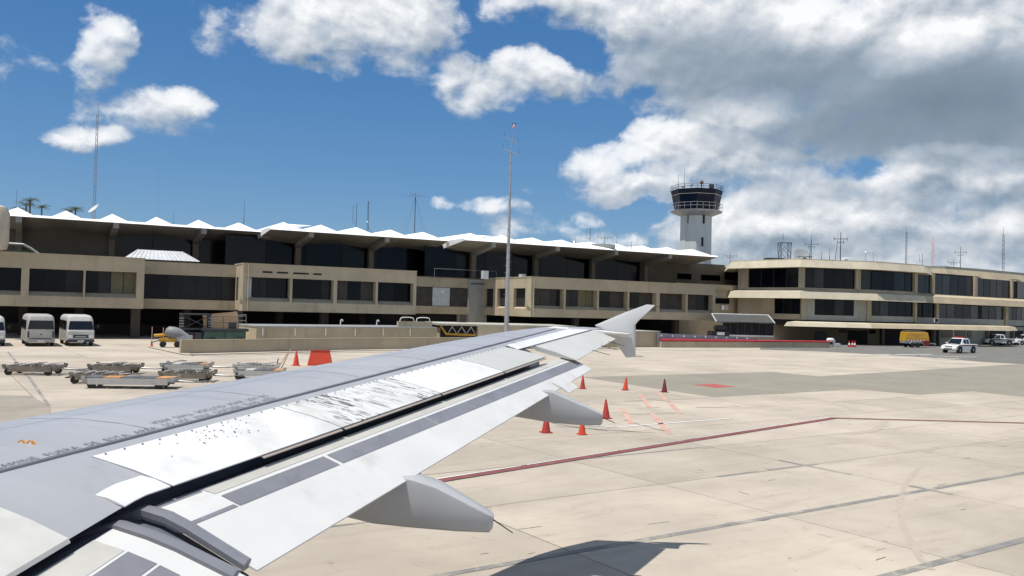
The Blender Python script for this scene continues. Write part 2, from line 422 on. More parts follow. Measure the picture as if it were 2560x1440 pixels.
# ------------------------------------------------------------------ mesh helpers
class MB:
    def __init__(s): s.v, s.f, s.mi = [], [], []
    def add(s, vs_, fs, mi=0):
        o = len(s.v)
        s.v += [tuple(p) for p in vs_]
        s.f += [tuple(i + o for i in f) for f in fs]
        s.mi += [mi] * len(fs)
        return s
    def box(s, x0, x1, y0, y1, z0, z1, T=None, mi=0):
        P = [(x0, y0, z0), (x1, y0, z0), (x1, y1, z0), (x0, y1, z0), (x0, y0, z1), (x1, y0, z1), (x1, y1, z1), (x0, y1, z1)]
        if T: P = [T(*p) for p in P]
        return s.add(P, [(0, 3, 2, 1), (4, 5, 6, 7), (0, 1, 5, 4), (1, 2, 6, 5), (2, 3, 7, 6), (3, 0, 4, 7)], mi)
    def loft(s, loops, cap=True, closed=True, mi=0):
        n = len(loops[0]); vs_ = [p for l in loops for p in l]; fs = []
        for i in range(len(loops) - 1):
            for j in range(n if closed else n - 1):
                k = (j + 1) % n
                fs.append((i * n + j, i * n + k, (i + 1) * n + k, (i + 1) * n + j))
        if cap:
            fs.append(tuple(range(n))[::-1]); o = (len(loops) - 1) * n
            fs.append(tuple(range(o, o + n)))
        return s.add(vs_, fs, mi)
    def prism(s, poly, h, mi=0):
        """poly: list of 3d points (planar), h: extrusion vector"""
        h = Vector(h)
        return s.loft([[Vector(p) for p in poly], [Vector(p) + h for p in poly]], mi=mi)
    def tube(s, p0, p1, r0, r1=None, n=8, mi=0, cap=True):
        p0, p1 = Vector(p0), Vector(p1); r1 = r0 if r1 is None else r1
        d = (p1 - p0).normalized(); a = d.orthogonal().normalized(); b = d.cross(a)
        L = [[p + (a * math.cos(t) + b * math.sin(t)) * r for t in [2 * math.pi * k / n for k in range(n)]] for p, r in ((p0, r0), (p1, r1))]
        return s.loft(L, cap, mi=mi)
    def path(s, pts, r, n=6):
        for a, b in zip(pts, pts[1:]): s.tube(a, b, r, n=n)
        return s
    def lathe(s, prof, n=16, c=(0, 0, 0), axis='z', mi=0, cap=True):
        L = []
        for r, z in prof:
            l = []
            for k in range(n):
                t = 2 * math.pi * k / n
                x, y = r * math.cos(t), r * math.sin(t)
                l.append((c[0] + x, c[1] + y, c[2] + z) if axis == 'z' else ((c[0] + z, c[1] + x, c[2] + y) if axis == 'x' else (c[0] + x, c[1] + z, c[2] + y)))
            L.append(l)
        return s.loft(L, cap, mi=mi)
    def obj(s, name, m, parent=None, smooth=None, bevel=0, label=None, kind=None):
        me = bpy.data.meshes.new(name)
        me.from_pydata(s.v, [], s.f)
        bm = bmesh.new(); bm.from_mesh(me)
        bmesh.ops.recalc_face_normals(bm, faces=bm.faces)
        if bevel:
            bmesh.ops.bevel(bm, geom=list(bm.edges), offset=bevel, segments=2, affect='EDGES', clamp_overlap=True)
        bm.to_mesh(me); bm.free()
        for x in (m if isinstance(m, (list, tuple)) else [m]):
            me.materials.append(MATS[x] if isinstance(x, str) else x)
        if isinstance(m, (list, tuple)) and not bevel:
            me.polygons.foreach_set('material_index', s.mi)
        if smooth:
            me.polygons.foreach_set('use_smooth', [True] * len(me.polygons))
            me.set_sharp_from_angle(angle=R(smooth))
        o = bpy.data.objects.new(name, me)
        COL.objects.link(o)
        if parent: o.parent = parent
        if label: o['label'] = label
        if kind: o['kind'] = kind
        return o

def empty(name, loc=(0, 0, 0), rz=0.0):
    o = bpy.data.objects.new(name, None)
    o.empty_display_size = .2
    COL.objects.link(o)
    o.location = loc; o.rotation_euler = (0, 0, rz)
    return o
def tag(o, label, cat, group=None):
    o['label'] = label; o['category'] = cat
    if group: o['group'] = group
    return o
def copy_tree(o, parent=None):
    c = o.copy(); COL.objects.link(c)
    if parent: c.parent = parent
    for ch in list(o.children): copy_tree(ch, c)
    return c
def struct(o): o['kind'] = 'structure'; return o

# ------------------------------------------------------------------ ground
struct(MB().box(-1500, 1500, -300, 2500, -.6, -.030).obj('ground', 'stain'))
GA = R(34.3)
gu, gv = Vector((math.cos(GA), math.sin(GA), 0)), Vector((-math.sin(GA), math.cos(GA), 0))
SA, SB = 5.70, 3.67
A0, B0 = 15.35, 12.0            # one joint crossing, in (gu, gv)
apron = struct(MB().box(-90, 175, -40, 165, -.028, -.012).obj('apron', 'bed'))
def in_view(p, m=2.0):
    return p.y > 6 and abs(p.x) < p.y * .62 + m and p.y < 62
cells = []
for i in range(-30, 45):
    for j in range(-40, 45):
        u0, v0 = A0 + i * SA, B0 + j * SB
        c = gu * (u0 + SA / 2) + gv * (v0 + SB / 2)
        if not (-75 < c.x < 165 and -30 < c.y < 150): continue
        cells.append((c, u0, v0))
near = sorted([k for k in cells if in_view(k[0])], key=lambda k: k[0].length)[:270]
nearset = {id(k) for k in near}
smesh = None
gap = .012
for k in near:
    if smesh is None:
        hx, hy = SA / 2 - gap, SB / 2 - gap
        o = MB().box(-hx, hx, -hy, hy, -.009, 0).obj('concrete_slab', 'slab', apron)
        smesh = o.data
    else:
        o = bpy.data.objects.new('concrete_slab', smesh); COL.objects.link(o); o.parent = apron
    o.location = (k[0].x, k[0].y, random.uniform(-.0015, .0015)); o.rotation_euler = (0, 0, GA)
b = MB()
for k in cells:
    if id(k) in nearset: continue
    q = [gu * (k[1] + a) + gv * (k[2] + d_) for a, d_ in ((gap, gap), (SA - gap, gap), (SA - gap, SB - gap), (gap, SB - gap))]
    b.add([(p.x, p.y, 0) for p in q], [(0, 1, 2, 3)])
b.obj('far_slabs', 'slab', apron, kind='stuff')

def sheet(name, pts, z, m, parent=None):
    return MB().prism([(p.x, p.y, z - .003) for p in pts], (0, 0, .003)).obj(name, m, parent)
def strip(name, pts, w, z, m, parent=None, off=0.0):
    pts = [Vector((p.x, p.y, 0)) for p in pts]; L, Rr = [], []
    for i, p in enumerate(pts):
        d0 = (pts[i] - pts[i - 1]).normalized() if i else None
        d1 = (pts[i + 1] - pts[i]).normalized() if i < len(pts) - 1 else None
        d = ((d0 or d1) + (d1 or d0)).normalized()
        nrm = Vector((-d.y, d.x, 0)); k = 1 / max(.4, nrm.dot(Vector((-(d1 or d0).y, (d1 or d0).x, 0))))
        L.append(p + nrm * (off + w / 2) * k); Rr.append(p + nrm * (off - w / 2) * k)
    b = MB(); n = len(pts)
    b.add([(p.x, p.y, z) for p in L + Rr], [(i, i + 1, n + i + 1, n + i) for i in range(n - 1)])
    return b.obj(name, m, parent)

# darker concrete panels that follow the joint grid, and the asphalt by the far building
struct(sheet('dark_apron_panel', [gp(*p) for p in ((1455, 943), (1783, 993), (2140, 973), (2295, 987), (2432, 978), (2640, 1000), (2640, 900), (2552, 910), (2048, 941), (1932, 930))], .007, 'patch'))
struct(sheet('asphalt_lane', [gp(*p) for p in ((1900, 874), (2060, 879), (2314, 893), (2462, 905), (2552, 910), (2680, 906), (2680, 858), (2300, 850), (1900, 858))], .011, 'asphalt'))
struct(sheet('worn_apron_panel', [gp(*p) for p in ((-120, 925), (150, 938), (420, 950), (520, 948), (505, 935), (60, 913), (-120, 905))], .007, 'stain'))
struct(sheet('worn_apron_panel', [gp(*p) for p in ((-90, 985), (78, 990), (128, 1018), (128, 1060), (-90, 1080))], .007, 'stain'))
struct(strip('apron_crack', [gp(*p) for p in ((20, 880), (75, 947), (122, 1015))], .14, .008, 'seal'))

paint = struct(empty('painted_markings', (8, 30, .01)))
def pstrip(*a, **k):
    o = strip(*a, **k); o.parent = paint; o.matrix_parent_inverse = Matrix.Translation((-8, -30, -.01)); return o
RED = [gp(1040, 1212), gp(1700, 1106), gp(2085, 1045.5), gp(2640, 1060)]
pstrip('red_line', RED, .26, .008, 'redpaint')
RW = RED[:3]
def seg(p, q, a, b_): return [p.lerp(q, a), p.lerp(q, b_)]
for a, b_ in ((.0, .17), (.18, .36), (.365, .52), (.55, .80), (.81, 1.0)):
    pstrip('white_line', seg(RED[0], RED[2], a, b_), .08, .009, 'whitepaint', off=.205)
pstrip('dark_line', [RED[0], RED[1], RED[2], RED[3]], .045, .012, 'crack', off=-.15)
pstrip('dark_line', [RED[0], RED[1], RED[2], RED[3]], .045, .012, 'crack', off=.15)
for p, q in (((1599, 985), (1626, 1020)), ((1629, 1033), (1673, 1083)), ((1646, 981), (1668, 1003)), ((1672, 1006), (1703, 1034)), ((1557, 1022), (1578, 1059))):
    pstrip('pink_line', [gp(*p), gp(*q)], .22, .008, 'pinkpaint')
sq = [gp(*p) for p in ((1733, 962), (1785, 960), (1838, 967), (1790, 970))]
o = sheet('red_square', sq, .013, 'brightred', paint); o.matrix_parent_inverse = Matrix.Translation((-8, -30, -.01))
for p, q, w in (((1470, 1064), (1540, 1068), .07), ((1540, 1068), (1826, 1046), .07)):
    pstrip('white_line', [gp(*p), gp(*q)], .14, .008, 'whitepaint')
    for s_ in (-1, 1): pstrip('dark_line', [gp(*p), gp(*q)], .03, .010, 'crack', off=s_ * .09)
for p, q, w in (((2060, 888), (2330, 886), .5), ((2210, 893), (2400, 897), .45), ((2300, 889), (2440, 893), .4), ((2190, 885), (2290, 889), .3)):
    pstrip('white_line', [gp(*p), gp(*q)], w, .016, 'whitepaint')
for p, q in (((1370, 891), (1480, 889)), ((1960, 893), (2010, 893)), ((2015, 897), (2060, 897))):
    pstrip('white_line', [gp(*p), gp(*q)], .25, .008, 'whitepaint')
# joints filled with grey sealant, thin cracks, tyre marks
def joint(i=None, j=None, a=0, b_=1):
    if j is not None: v = B0 + j * SB; return [gu * a + gv * v, gu * b_ + gv * v]
    u = A0 + i * SA; return [gu * u + gv * a, gu * u + gv * b_]
for j, a, b_, w in ((0, -2, 40, .17), (-1, 4, 44, .20), (1, 17.4, 21.6, .14), (1, 6.5, 9.5, .10), (2, 14.5, 20.6, .10), (2, 3, 8.5, .08), (-2, 4, 40, .18)):
    o = strip('joint_sealant', joint(j=j, a=a, b_=b_), w, .006, 'seal'); o.parent = apron; 
for i, a, b_ in ((1, 14.2, 16.6), (1, 11.4, 12.5)):
    o = strip('joint_sealant', joint(i=i, a=a, b_=b_), .16, .0065, 'seal'); o.parent = apron
rc = random.Random(3)
for k in range(95):
    x, y = rc.uniform(1150, 2540), rc.uniform(905, 1420) if k % 2 else rc.uniform(960, 1130)
    if y > 1340 and x < 1200: continue
    p = gp(x, y); L = rc.uniform(.08, .55); ang = GA + rc.choice((0, 0, 0, 0, 1.57)) + rc.uniform(-.12, .12)
    dv = Vector((math.cos(ang), math.sin(ang), 0)) * L
    mid = p + dv * .5 + Vector((-dv.y, dv.x, 0)) * rc.uniform(-.03, .03)
    o = strip('surface_crack', [p, mid, p + dv], rc.uniform(.004, .010) * (1 + p.y / 22), .0055, 'crack'); o.parent = apron
for p, q, w in (((1500, 1010), (1600, 1013), .05), ((1550, 1035), (1690, 1034), .05), ((1560, 1050), (1680, 1083), .05), ((1610, 1020), (1650, 1018), .04), ((1380, 1058), (1520, 1078), .05), ((1390, 1065), (1640, 1083), .05),
                ((1640, 1000), (1720, 1008), .05), ((1560, 1003), (1640, 998), .05), ((1860, 955), (1960, 985), .05), ((1740, 1018), (1850, 1017), .06)):
    o = strip('surface_crack', [gp(*p), gp((p[0] + q[0]) / 2, (p[1] + q[1]) / 2 + 1), gp(*q)], w, .0055, 'crack'); o.parent = apron
mat('tyre', (.365, .315, .255), .9, var=.12, scale=3, dirt=(.41, .36, .30), dirt_amt=.7, dirt_scale=9, thr=(.42, .58))
o = strip('tyre_mark', [gp(*p) for p in ((2300, 1165), (2262, 1210), (2248, 1262), (2256, 1310), (2275, 1350), (2300, 1395), (2330, 1425))], .13, .0052, 'tyre'); o.parent = apron
o = strip('tyre_mark', [gp(*p) for p in ((1900, 990), (2010, 992), (2080, 1005), (2150, 1028))], .5, .0052, 'tyre'); o.parent = apron
o = strip('tyre_mark', [gp(*p) for p in ((2215, 1048), (2205, 1065), (2180, 1078), (2120, 1085))], .3, .0052, 'tyre'); o.parent = apron

# ------------------------------------------------------------------ aircraft wing (frame: x aft, y outboard, z up from the eye)
GY = R(5.0)
plane = empty('airplane', (CAM.x, CAM.y, 0), 0)
tag(plane, 'white and grey airliner wing with lowered flaps and wingtip fence reaching over the apron', 'airplane')
AF = Vector((math.cos(GY), -math.sin(GY), 0)); AO = Vector((math.sin(GY), math.cos(GY), 0))
def W(a, b_, h):                       # a forward, b outboard, h above the eye
    return -AF * a + AO * b_ + Vector((0, 0, EYE + h))
def spar(b_): return 3.98 - .3594 * (b_ - 5.6), -1.72 + .09 * b_
def lechord(b_): return 2.03 - .157 * (b_ - 7.45) - .38 * max(0, b_ - 14.5) ** 1.3
def tline(b_):                         # trailing edge of the fixed wing / spoilers
    a, h = spar(b_)
    if b_ >= 5.9: return a - .755, h - (.214 - .0085 * (b_ - 6.16))
    t = 5.9 - b_
    return 3.117 + .14 * t, -1.405 - .09 * t - .10 * t * .9
def hinge(b_):
    a, h = spar(b_)
    return a - .115, h - .030
def ail_hinge(b_):
    t = (b_ - 13.4) / 1.8
    return .805 + t * (-.10 - .805), -.583 + t * (-.355 + .583)
def section(b_):
    a, h = spar(b_); L = lechord(b_)
    ch = L + .9
    up = []
    for q in (1.0, .985, .95, .88, .75, .55, .35, .15, 0):
        dz = .055 * L * (4 * q * (1 - q)) * .8 - .105 * L * q ** 3.2
        if q > .8: dz -= .055 * L * ((q - .8) / .2) ** 2.2
        up.append((a + q * L, h + dz))
    if b_ < 6.155:
        t = tline(b_); ra, rh = t[0] + .02, t[1] - .01
        up += [(a + (ra - a) * .35, h + (rh - h) * .27), (a + (ra - a) * .7, h + (rh - h) * .62), (ra, rh)]
    elif b_ < 13.35:
        ha, hh = hinge(b_)
        up += [(ha, hh), (ha - .012, hh - .035), (ha - .30, hh - .15)]
    else:
        ha, hh = ail_hinge(b_)
        up += [((a + ha) / 2, (h + hh) / 2 + .012), (ha + .02, hh), (ha, hh - .02)]
    lo = []
    ea, eh = up[-1]
    for q in (.12, .35, .6, .8, .93, .985):
        xa = ea + (a + L - ea) * q
        top = h - .08 * L * max(0, (xa - a) / L) ** 2
        th = (.125 * ch) * min(1, (1 - q) * 3.2) ** .6 * min(1, q * 2 + .25)
        lo.append((xa, min(top - th, eh - .02 if q < .3 else 9)))
    return up + lo
def wing_mesh(bs):
    b = MB()
    b.loft([[W(a, x, h) for a, h in section(x)] for x in bs])
    return b
wing_mesh([1.3, 2.4, 3.4, 4.4, 5.2, 5.6, 5.9, 6.1548]).obj('inboard_wing_skin', 'wing_grey', plane, 35)
wing_mesh([6.1552, 6.7, 7.3, 8.12, 9, 9.92, 10.8, 11.53, 12.3, 12.9, 13.3498]).obj('wing_skin', 'wing_grey', plane, 35)
wing_mesh([13.3502, 13.8, 14.4, 14.9, 15.3, 15.52]).obj('wing_tip_skin', 'wing_grey', plane, 35)
# bright leading edge
def upper(b_, q):
    a, h = spar(b_); L = lechord(b_)
    dz = .055 * L * (4 * q * (1 - q)) * .8 - .105 * L * q ** 3.2
    if q > .8: dz -= .055 * L * ((q - .8) / .2) ** 2.2
    return W(a + q * L, b_, h + dz)
def on_skin(b_, da, lift=.004):        # da metres ahead of the spar line
    q = da / lechord(b_)
    p = upper(b_, max(q, 0)) if da >= 0 else None
    if da < 0:
        a, h = spar(b_); p = W(a + da, b_, h + da * .26)
    return p + Vector((0, 0, lift))
def skin_strip(name, m, b0, b1, d0, d1, lift, n=14):
    b = MB(); L = []
    for k in range(n + 1):
        x = b0 + (b1 - b0) * k / n
        L.append([on_skin(x, d0, lift), on_skin(x, d1, lift)])
    return b.loft(L, cap=False, closed=False).obj(name, m, plane)
skin_strip('seal_line', 'seam', 1.4, 15.5, -.016, .016, .004)
skin_strip('skin_joint', 'seam', 1.4, 15.2, .030, .036, .0035)
# spoilers
def plate(b0, b1, f0, f1, th, n=4):
    """slab between two spanwise lines f0 (front) and f1 (rear), each f(b)->(a,h)"""
    b = MB(); L = []
    for k in range(n + 1):
        x = b0 + (b1 - b0) * k / n
        (a0, h0), (a1, h1) = f0(x), f1(x)
        am, hm = (a0 + a1) / 2, (h0 + h1) / 2 + .012
        L.append([W(a0, x, h0), W(am, x, hm), W(a1, x, h1), W(a1, x, h1 - .008), W(am, x, hm - th), W(a0, x, h0 - th)])
    return b.loft(L)
JB = [6.16, 8.124, 9.92, 11.527, 12.904]
for k, (m_, lb) in enumerate((('spoiler_a', 'white spoiler with a patch of dark specks'), ('spoiler_b', 'white spoiler streaked with black scuffs'), ('spoiler_c', 'clean white spoiler'), ('spoiler_d', 'dull greyish spoiler'))):
    f1 = lambda x: (tline(x)[0], tline(x)[1])
    f0 = lambda x: (hinge(x)[0] - .004, hinge(x)[1] + .006)
    sp = plate(JB[k] + .007, JB[k + 1] - .007, f0, f1, .035).obj('spoiler', m_, plane, 30, label=lb)
    b0, b1 = JB[k] + .01, JB[k + 1] - .01
    lip = plate(b0 + (.9 if k == 0 else .02), b1, lambda x: (tline(x)[0] + .05, tline(x)[1] - .012), lambda x: (tline(x)[0] - .022, tline(x)[1] - .026), .010).obj('seal_lip', 'lip', sp)
    b = MB()
    for q in range(12):
        x = b0 + (b1 - b0) * (q + .5) / 12
        a, h = hinge(x); p = W(a - .03, x, h + .0088 - .008)
        b.lathe([(.009, 0), (.009, .004)], 6, p + Vector((0, 0, .004)))
    b.obj('rivet_row', 'ink', sp)
# specks of the walk-wear on the first spoiler
rs = random.Random(5)
b = MB()
for q in range(46):
    t = rs.gauss(.50, .10); u_ = rs.uniform(.10, .50)
    x = JB[0] + (JB[1] - JB[0]) * t
    (a0, h0), (a1, h1) = hinge(x), tline(x)
    p = W(a0 + (a1 - a0) * u_, x, h0 + (h1 - h0) * u_ + .006 + .012 * (1 - abs(u_ - .5) * 2) + .004)
    b.lathe([(rs.uniform(.004, .010), 0), (.003, .0015)], 5, p)
b.obj('paint_chip', 'ink', plane)
# fixed panel between the flaps, white patch next to the spoilers, dirty inboard spoiler
plate(5.72, 6.145, lambda x: (tline(x)[0] + .25, tline(x)[1] + .075), lambda x: tline(x), .02).obj('white_panel', 'wing_white', plane, 30)
def skin_aft(x, f):
    a, h = spar(x); t = tline(x); ra, rh = t[0] + .02, t[1] - .01
    pts = [(0, a, h), (.35, a + (ra - a) * .35, h + (rh - h) * .27), (.7, a + (ra - a) * .7, h + (rh - h) * .62), (1, ra, rh)]
    for p, q in zip(pts, pts[1:]):
        if f <= q[0] + 1e-6:
            k = (f - p[0]) / (q[0] - p[0]); return p[1] + (q[1] - p[1]) * k, p[2] + (q[2] - p[2]) * k
L = []
for x in (1.35, 2.4, 3.4, 4.4, 5.22):
    q = [skin_aft(x, f) for f in (.10, .35, .7, 1.0)]
    L.append([W(a, x, h + .007) for a, h in q] + [W(q[-1][0] - .015, x, q[-1][1] - .02)])
MB().loft(L, cap=False, closed=False).obj('inboard_spoiler', 'spoiler_in', plane, 30)
# flaps
def fl_front(x): t = tline(x); k = max(0, x - 12.9); return t[0] + .30 - k * .3, t[1] - .20
def fl_0(x): t = tline(x); return t[0] - .0, t[1] - .104
def fl_1(x): t = tline(x); return t[0] - .17, t[1] - .085 - .36 * .17
def fl_2(x): a, h = fl_1(x); return a - .155, h - .44 * .155
def fl_te(x):
    d = max(.10, .514 - .0505 * (x - 5.9)); a, h = fl_2(x); return a - d, h - .54 * d
def fl_i1(x): a, h = fl_0(x); return a - .24, h - .24 * .26
def fl_i2(x): a, h = fl_i1(x); return a - .20, h - .34 * .20
def fl_ite(x): a, h = fl_i2(x); return a - .50, h - .42 * .50
def flap(name, bs, fs, m_):
    b = MB(); L = []
    for x in bs:
        P = [f(x) for f in fs]
        te = P[-1]
        lo = [(te[0], te[1] - .010), (P[-2][0], P[-2][1] - .055), (P[1][0], P[1][1] - .11), (P[0][0], P[0][1] - .10)]
        L.append([W(a, x, h) for a, h in P + lo])
    return b.loft(L).obj(name, m_, plane, 25)
bo = [5.93, 6.6, 7.5, 8.5, 9.5, 10.5, 11.5, 12.5, 13.1, 13.6]
fo = flap('flap', bo, (fl_front, fl_0, fl_1, fl_2, fl_te), 'flap_white')
fi = flap('flap', [1.4, 2.5, 3.5, 4.5, 5.2, 5.70], (fl_front, fl_0, fl_i1, fl_i2, fl_ite), 'flap_white')
def band(parent, b0, b1, f0, f1, name='grey_band', m_='flap_grey', lift=.004, n=6):
    L = []
    for k in range(n + 1):
        x = b0 + (b1 - b0) * k / n
        (a0, h0), (a1, h1) = f0(x), f1(x)
        L.append([W(a0, x, h0 + lift), W(a1, x, h1 + lift)])
    return MB().loft(L, cap=False, closed=False).obj(name, m_, parent)
for b0, b1 in ((6.42, 7.61), (7.66, 9.285), (9.30, 10.76), (10.772, 12.51), (12.522, 13.6)):
    band(fo, b0, b1, fl_1, fl_2)
band(fo, 6.42, 13.5, lambda x: (fl_0(x)[0] - .005, fl_0(x)[1] + .0), lambda x: tuple(p + (q - p) * .72 for p, q in zip(fl_0(x), fl_1(x))), 'front_band', 'flap_front', .0035, 14)
band(fi, 1.5, 5.42, fl_0, lambda x: tuple(p + (q - p) * .9 for p, q in zip(fl_0(x), fl_i1(x))), 'front_band', 'flap_front', .0035)
band(fi, 1.5, 5.42, fl_i1, fl_i2)
for f_, b0, b1 in ((fo, 5.96, 12.93), (fi, 1.5, 5.6)): band(f_, b0, b1, fl_front, lambda x: (fl_0(x)[0] + .015, fl_0(x)[1] + .004), 'nose_shade', 'slot_shade', .003, 14)  # band paints the slot's shade onto the flap nose
band(fi, 1.5, 5.42, lambda x: (fl_i2(x)[0] - .02, fl_i2(x)[1] - .009), lambda x: (fl_i2(x)[0] - .16, fl_i2(x)[1] - .067))
band(fo, 5.95, 6.40, fl_0, fl_2)
# rubber seals at the gap between the flaps
def seal(b0, b1, fs, m_, name):
    L = []
    for f in fs:
        (a, h) = f((b0 + b1) / 2)
        L.append([W(a, b0, h + .012), W(a, (b0 + b1) / 2, h + .030), W(a, b1, h + .012), W(a, b1, h - .03), W(a, b0, h - .03)])
    return MB().loft(L).obj(name, m_, plane, 40)
seal(5.86, 6.02, (fl_front, fl_0, fl_1, fl_2, lambda x: tuple(p + (q - p) * .86 for p, q in zip(fl_2(x), fl_te(x)))), 'flap_grey', 'flap_seal')
seal(5.60, 5.74, (fl_front, fl_0, fl_i1, fl_i2, lambda x: tuple(p + (q - p) * .8 for p, q in zip(fl_i2(x), fl_ite(x)))), 'flap_grey', 'flap_seal')
L = []
for f in (fl_front, fl_0, fl_1, fl_2, lambda x: tuple(p + (q - p) * .9 for p, q in zip(fl_2(x), fl_te(x)))):
    a, h = f(5.8); L.append([W(a, 5.66, h - .05), W(a, 5.96, h - .05), W(a, 5.96, h - .10), W(a, 5.66, h - .10)])
MB().loft(L).obj('gap_filler_plate', 'slot_shade', plane)  # filler plate added to darken the gap between the flaps
# dark cove under the fixed trailing edge, slot shade put into its colour
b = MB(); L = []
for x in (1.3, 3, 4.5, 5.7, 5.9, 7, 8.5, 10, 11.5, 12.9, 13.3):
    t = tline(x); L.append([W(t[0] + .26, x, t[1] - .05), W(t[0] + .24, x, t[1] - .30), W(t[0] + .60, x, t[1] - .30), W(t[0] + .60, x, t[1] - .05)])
b.loft(L).obj('flap_cove', 'slot_shade', plane)
# aileron and tip panels
def ail_te(x):
    t = (x - 13.4) / 1.8
    return .147 + t * (-.52 - .147), -.786 + t * (-.492 + .786)
plate(13.42, 15.2, lambda x: (ail_hinge(x)[0] - .012, ail_hinge(x)[1] - .002), ail_te, .07, 5).obj('aileron', 'aileron_m', plane, 30)
band(plane, 13.0, 15.2, lambda x: (lambda s_, h_: (s_[0] + (h_[0] - s_[0]) * .38, s_[1] + (h_[1] - s_[1]) * .38 + .012))(spar(x), ail_hinge(x)), lambda x: (ail_hinge(x)[0] + .02, ail_hinge(x)[1] + .004), 'white_panel', 'wing_white', .006)
band(plane, 13.36, 15.2, lambda x: (ail_hinge(x)[0] + .016, ail_hinge(x)[1] + .004), lambda x: (ail_hinge(x)[0] - .008, ail_hinge(x)[1] + .002), 'hinge_gap', 'seam', .009)
plate(15.2, 15.5, lambda x: (spar(x)[0] + .15, spar(x)[1] + .02), lambda x: (-.72 - (x - 15.2) * .25, -.40), .05, 2).obj('tip_panel', 'wing_white', plane, 30)
# wing tip fence
FB = 15.55
def fence_pt(px, py, db=0.0):
    r = ray(px, py); P = CAM + r * ((FB + db) / r.dot(AO)); return P
FP = [(1487, 813), (1560, 782), (1617, 761), (1638, 763), (1600, 798), (1589, 811), (1589, 850), (1589, 892), (1565, 894), (1546, 866), (1533, 846), (1500, 828)]
cen = fence_pt(1565, 826)
ctr = [fence_pt(*p) for p in FP]
mid_ = [cen + (p - cen) * .80 for p in ctr]
lo0 = [p - AO * .008 for p in ctr]; lo1 = [p - AO * .035 for p in mid_]
hi0 = [p + AO * .008 for p in ctr]; hi1 = [p + AO * .035 for p in mid_]
MB().loft([lo1, lo0, hi0, hi1]).obj('wingtip_fence', 'fence_m', plane, 30)
# flap track fairings
def fairing(b_, prof_top, prof_bot, wid, lit_from):
    """prof_*: lists of (a, h) from front to tail"""
    b = MB(); L = []
    n = len(prof_top)
    for k in range(n):
        (a, ht), (a2, hb) = prof_top[k], prof_bot[k]
        w = wid[k]; hm = ht - (ht - hb) * .35
        loop = []
        for sx, sz in ((-.80, 1), (0, 1.0), (.80, 1), (.97, .93), (1, .82), (1, .2), (.96, -.4), (.80, -.8), (.45, -.97), (0, -1), (-.45, -.97), (-.80, -.8), (-.96, -.4), (-1, .2), (-1, .82), (-.97, .93)):
            hh = (ht + hb) / 2 + sz * (ht - hb) / 2
            aa = a + (a2 - a) * (1 - sz) / 2
            loop.append(W(aa, b_ + sx * w, hh))
        L.append(loop)
    return b.loft(L).obj('flap_track_fairing', 'fairing', plane, 40)
f1_ = fairing(8.12, [(3.3, -1.50), (2.7, -1.50), (2.0, -1.56), (1.56, -1.62), (1.50, -1.64), (1.36, -1.68), (1.1, -1.81), (.86, -1.935), (.828, -1.965)],
              [(3.3, -1.56), (2.7, -1.84), (2.24, -2.03), (1.97, -2.08), (1.6, -2.10), (1.44, -2.105), (1.15, -2.115), (.86, -2.115), (.835, -2.08)],
              [.03, .10, .15, .16, .16, .16, .13, .085, .05], 1.4)
f2_ = fairing(11.85, [(2.2, -1.02), (1.6, -1.02), (.85, -1.08), (.42, -1.12), (.39, -1.14), (.16, -1.235), (-.05, -1.32), (-.22, -1.40), (-.255, -1.43)],
              [(2.2, -1.08), (1.6, -1.30), (.98, -1.49), (.62, -1.535), (.40, -1.56), (.11, -1.572), (-.08, -1.575), (-.22, -1.57), (-.25, -1.54)],
              [.03, .09, .14, .15, .15, .15, .12, .075, .04], .1)
def wick(p, q, r=.007): MB().tube(p, q, r, r * .7, 5).obj('static_discharger', 'black', plane)
wick(W(.83, 8.12, -2.0), W(.64, 8.1, -2.11)); wick(W(-.25, 11.85, -1.46), W(-.42, 11.85, -1.53))
for x in (14.15, 14.55, 14.9):
    a, h = ail_te(x); wick(W(a + .03, x, h + .01), W(a - .26, x, h - .06), .006)
wick(fence_pt(1588, 890), fence_pt(1608, 891), .006); wick(fence_pt(1636, 766), fence_pt(1648, 767), .006)
wick(fence_pt(1555, 832), fence_pt(1585, 833), .006)
# small cover plate over the outer fairing
plate(12.15, 12.55, lambda x: (fl_te(x)[0] + .12, fl_te(x)[1] + .075), lambda x: (fl_te(x)[0] - .13, fl_te(x)[1] - .06), .02, 2).obj('fairing_cover', 'flap_white', plane)
# yellow life-line fitting
def fitting():
    r = ray(62, 1116); P = CAM + r * (6.15 / r.dot(AO))
    q0, q1 = CAM + ray(30, 1116) * (6.15 / ray(30, 1116).dot(AO)), CAM + ray(95, 1118) * (6.15 / ray(95, 1118).dot(AO))
    e = (q1 - q0); e.normalize()
    base = q0; pts = []
    Lx = (q1 - q0).length
    prof = [(0, 0), (.10, .25), (.24, .75), (.36, .95), (.48, .60), (.55, .58), (.64, .90), (.76, .85), (.86, .45), (1.0, 0)]
    poly = [base + e * (Lx * x) + Vector((0, 0, .055 * z)) for x, z in prof]
    o = MB().prism(poly, AO * .018).obj('life_line_fitting', 'fitting', plane)
    for x in (.34, .70):
        c = base + e * (Lx * x) + Vector((0, 0, .026)) - AO * .003
        MB().tube(c, c + AO * .003, .011, n=10).obj('eyelet', 'lamp', o)
    MB().prism([base + e * (Lx * x) + Vector((0, 0, -.004)) + AO * y for x, y in ((-.02, -.02), (1.25, -.02), (1.25, .04), (-.02, .04))], (0, 0, .006)).obj('foot_plate', 'fitting', o)
fitting()
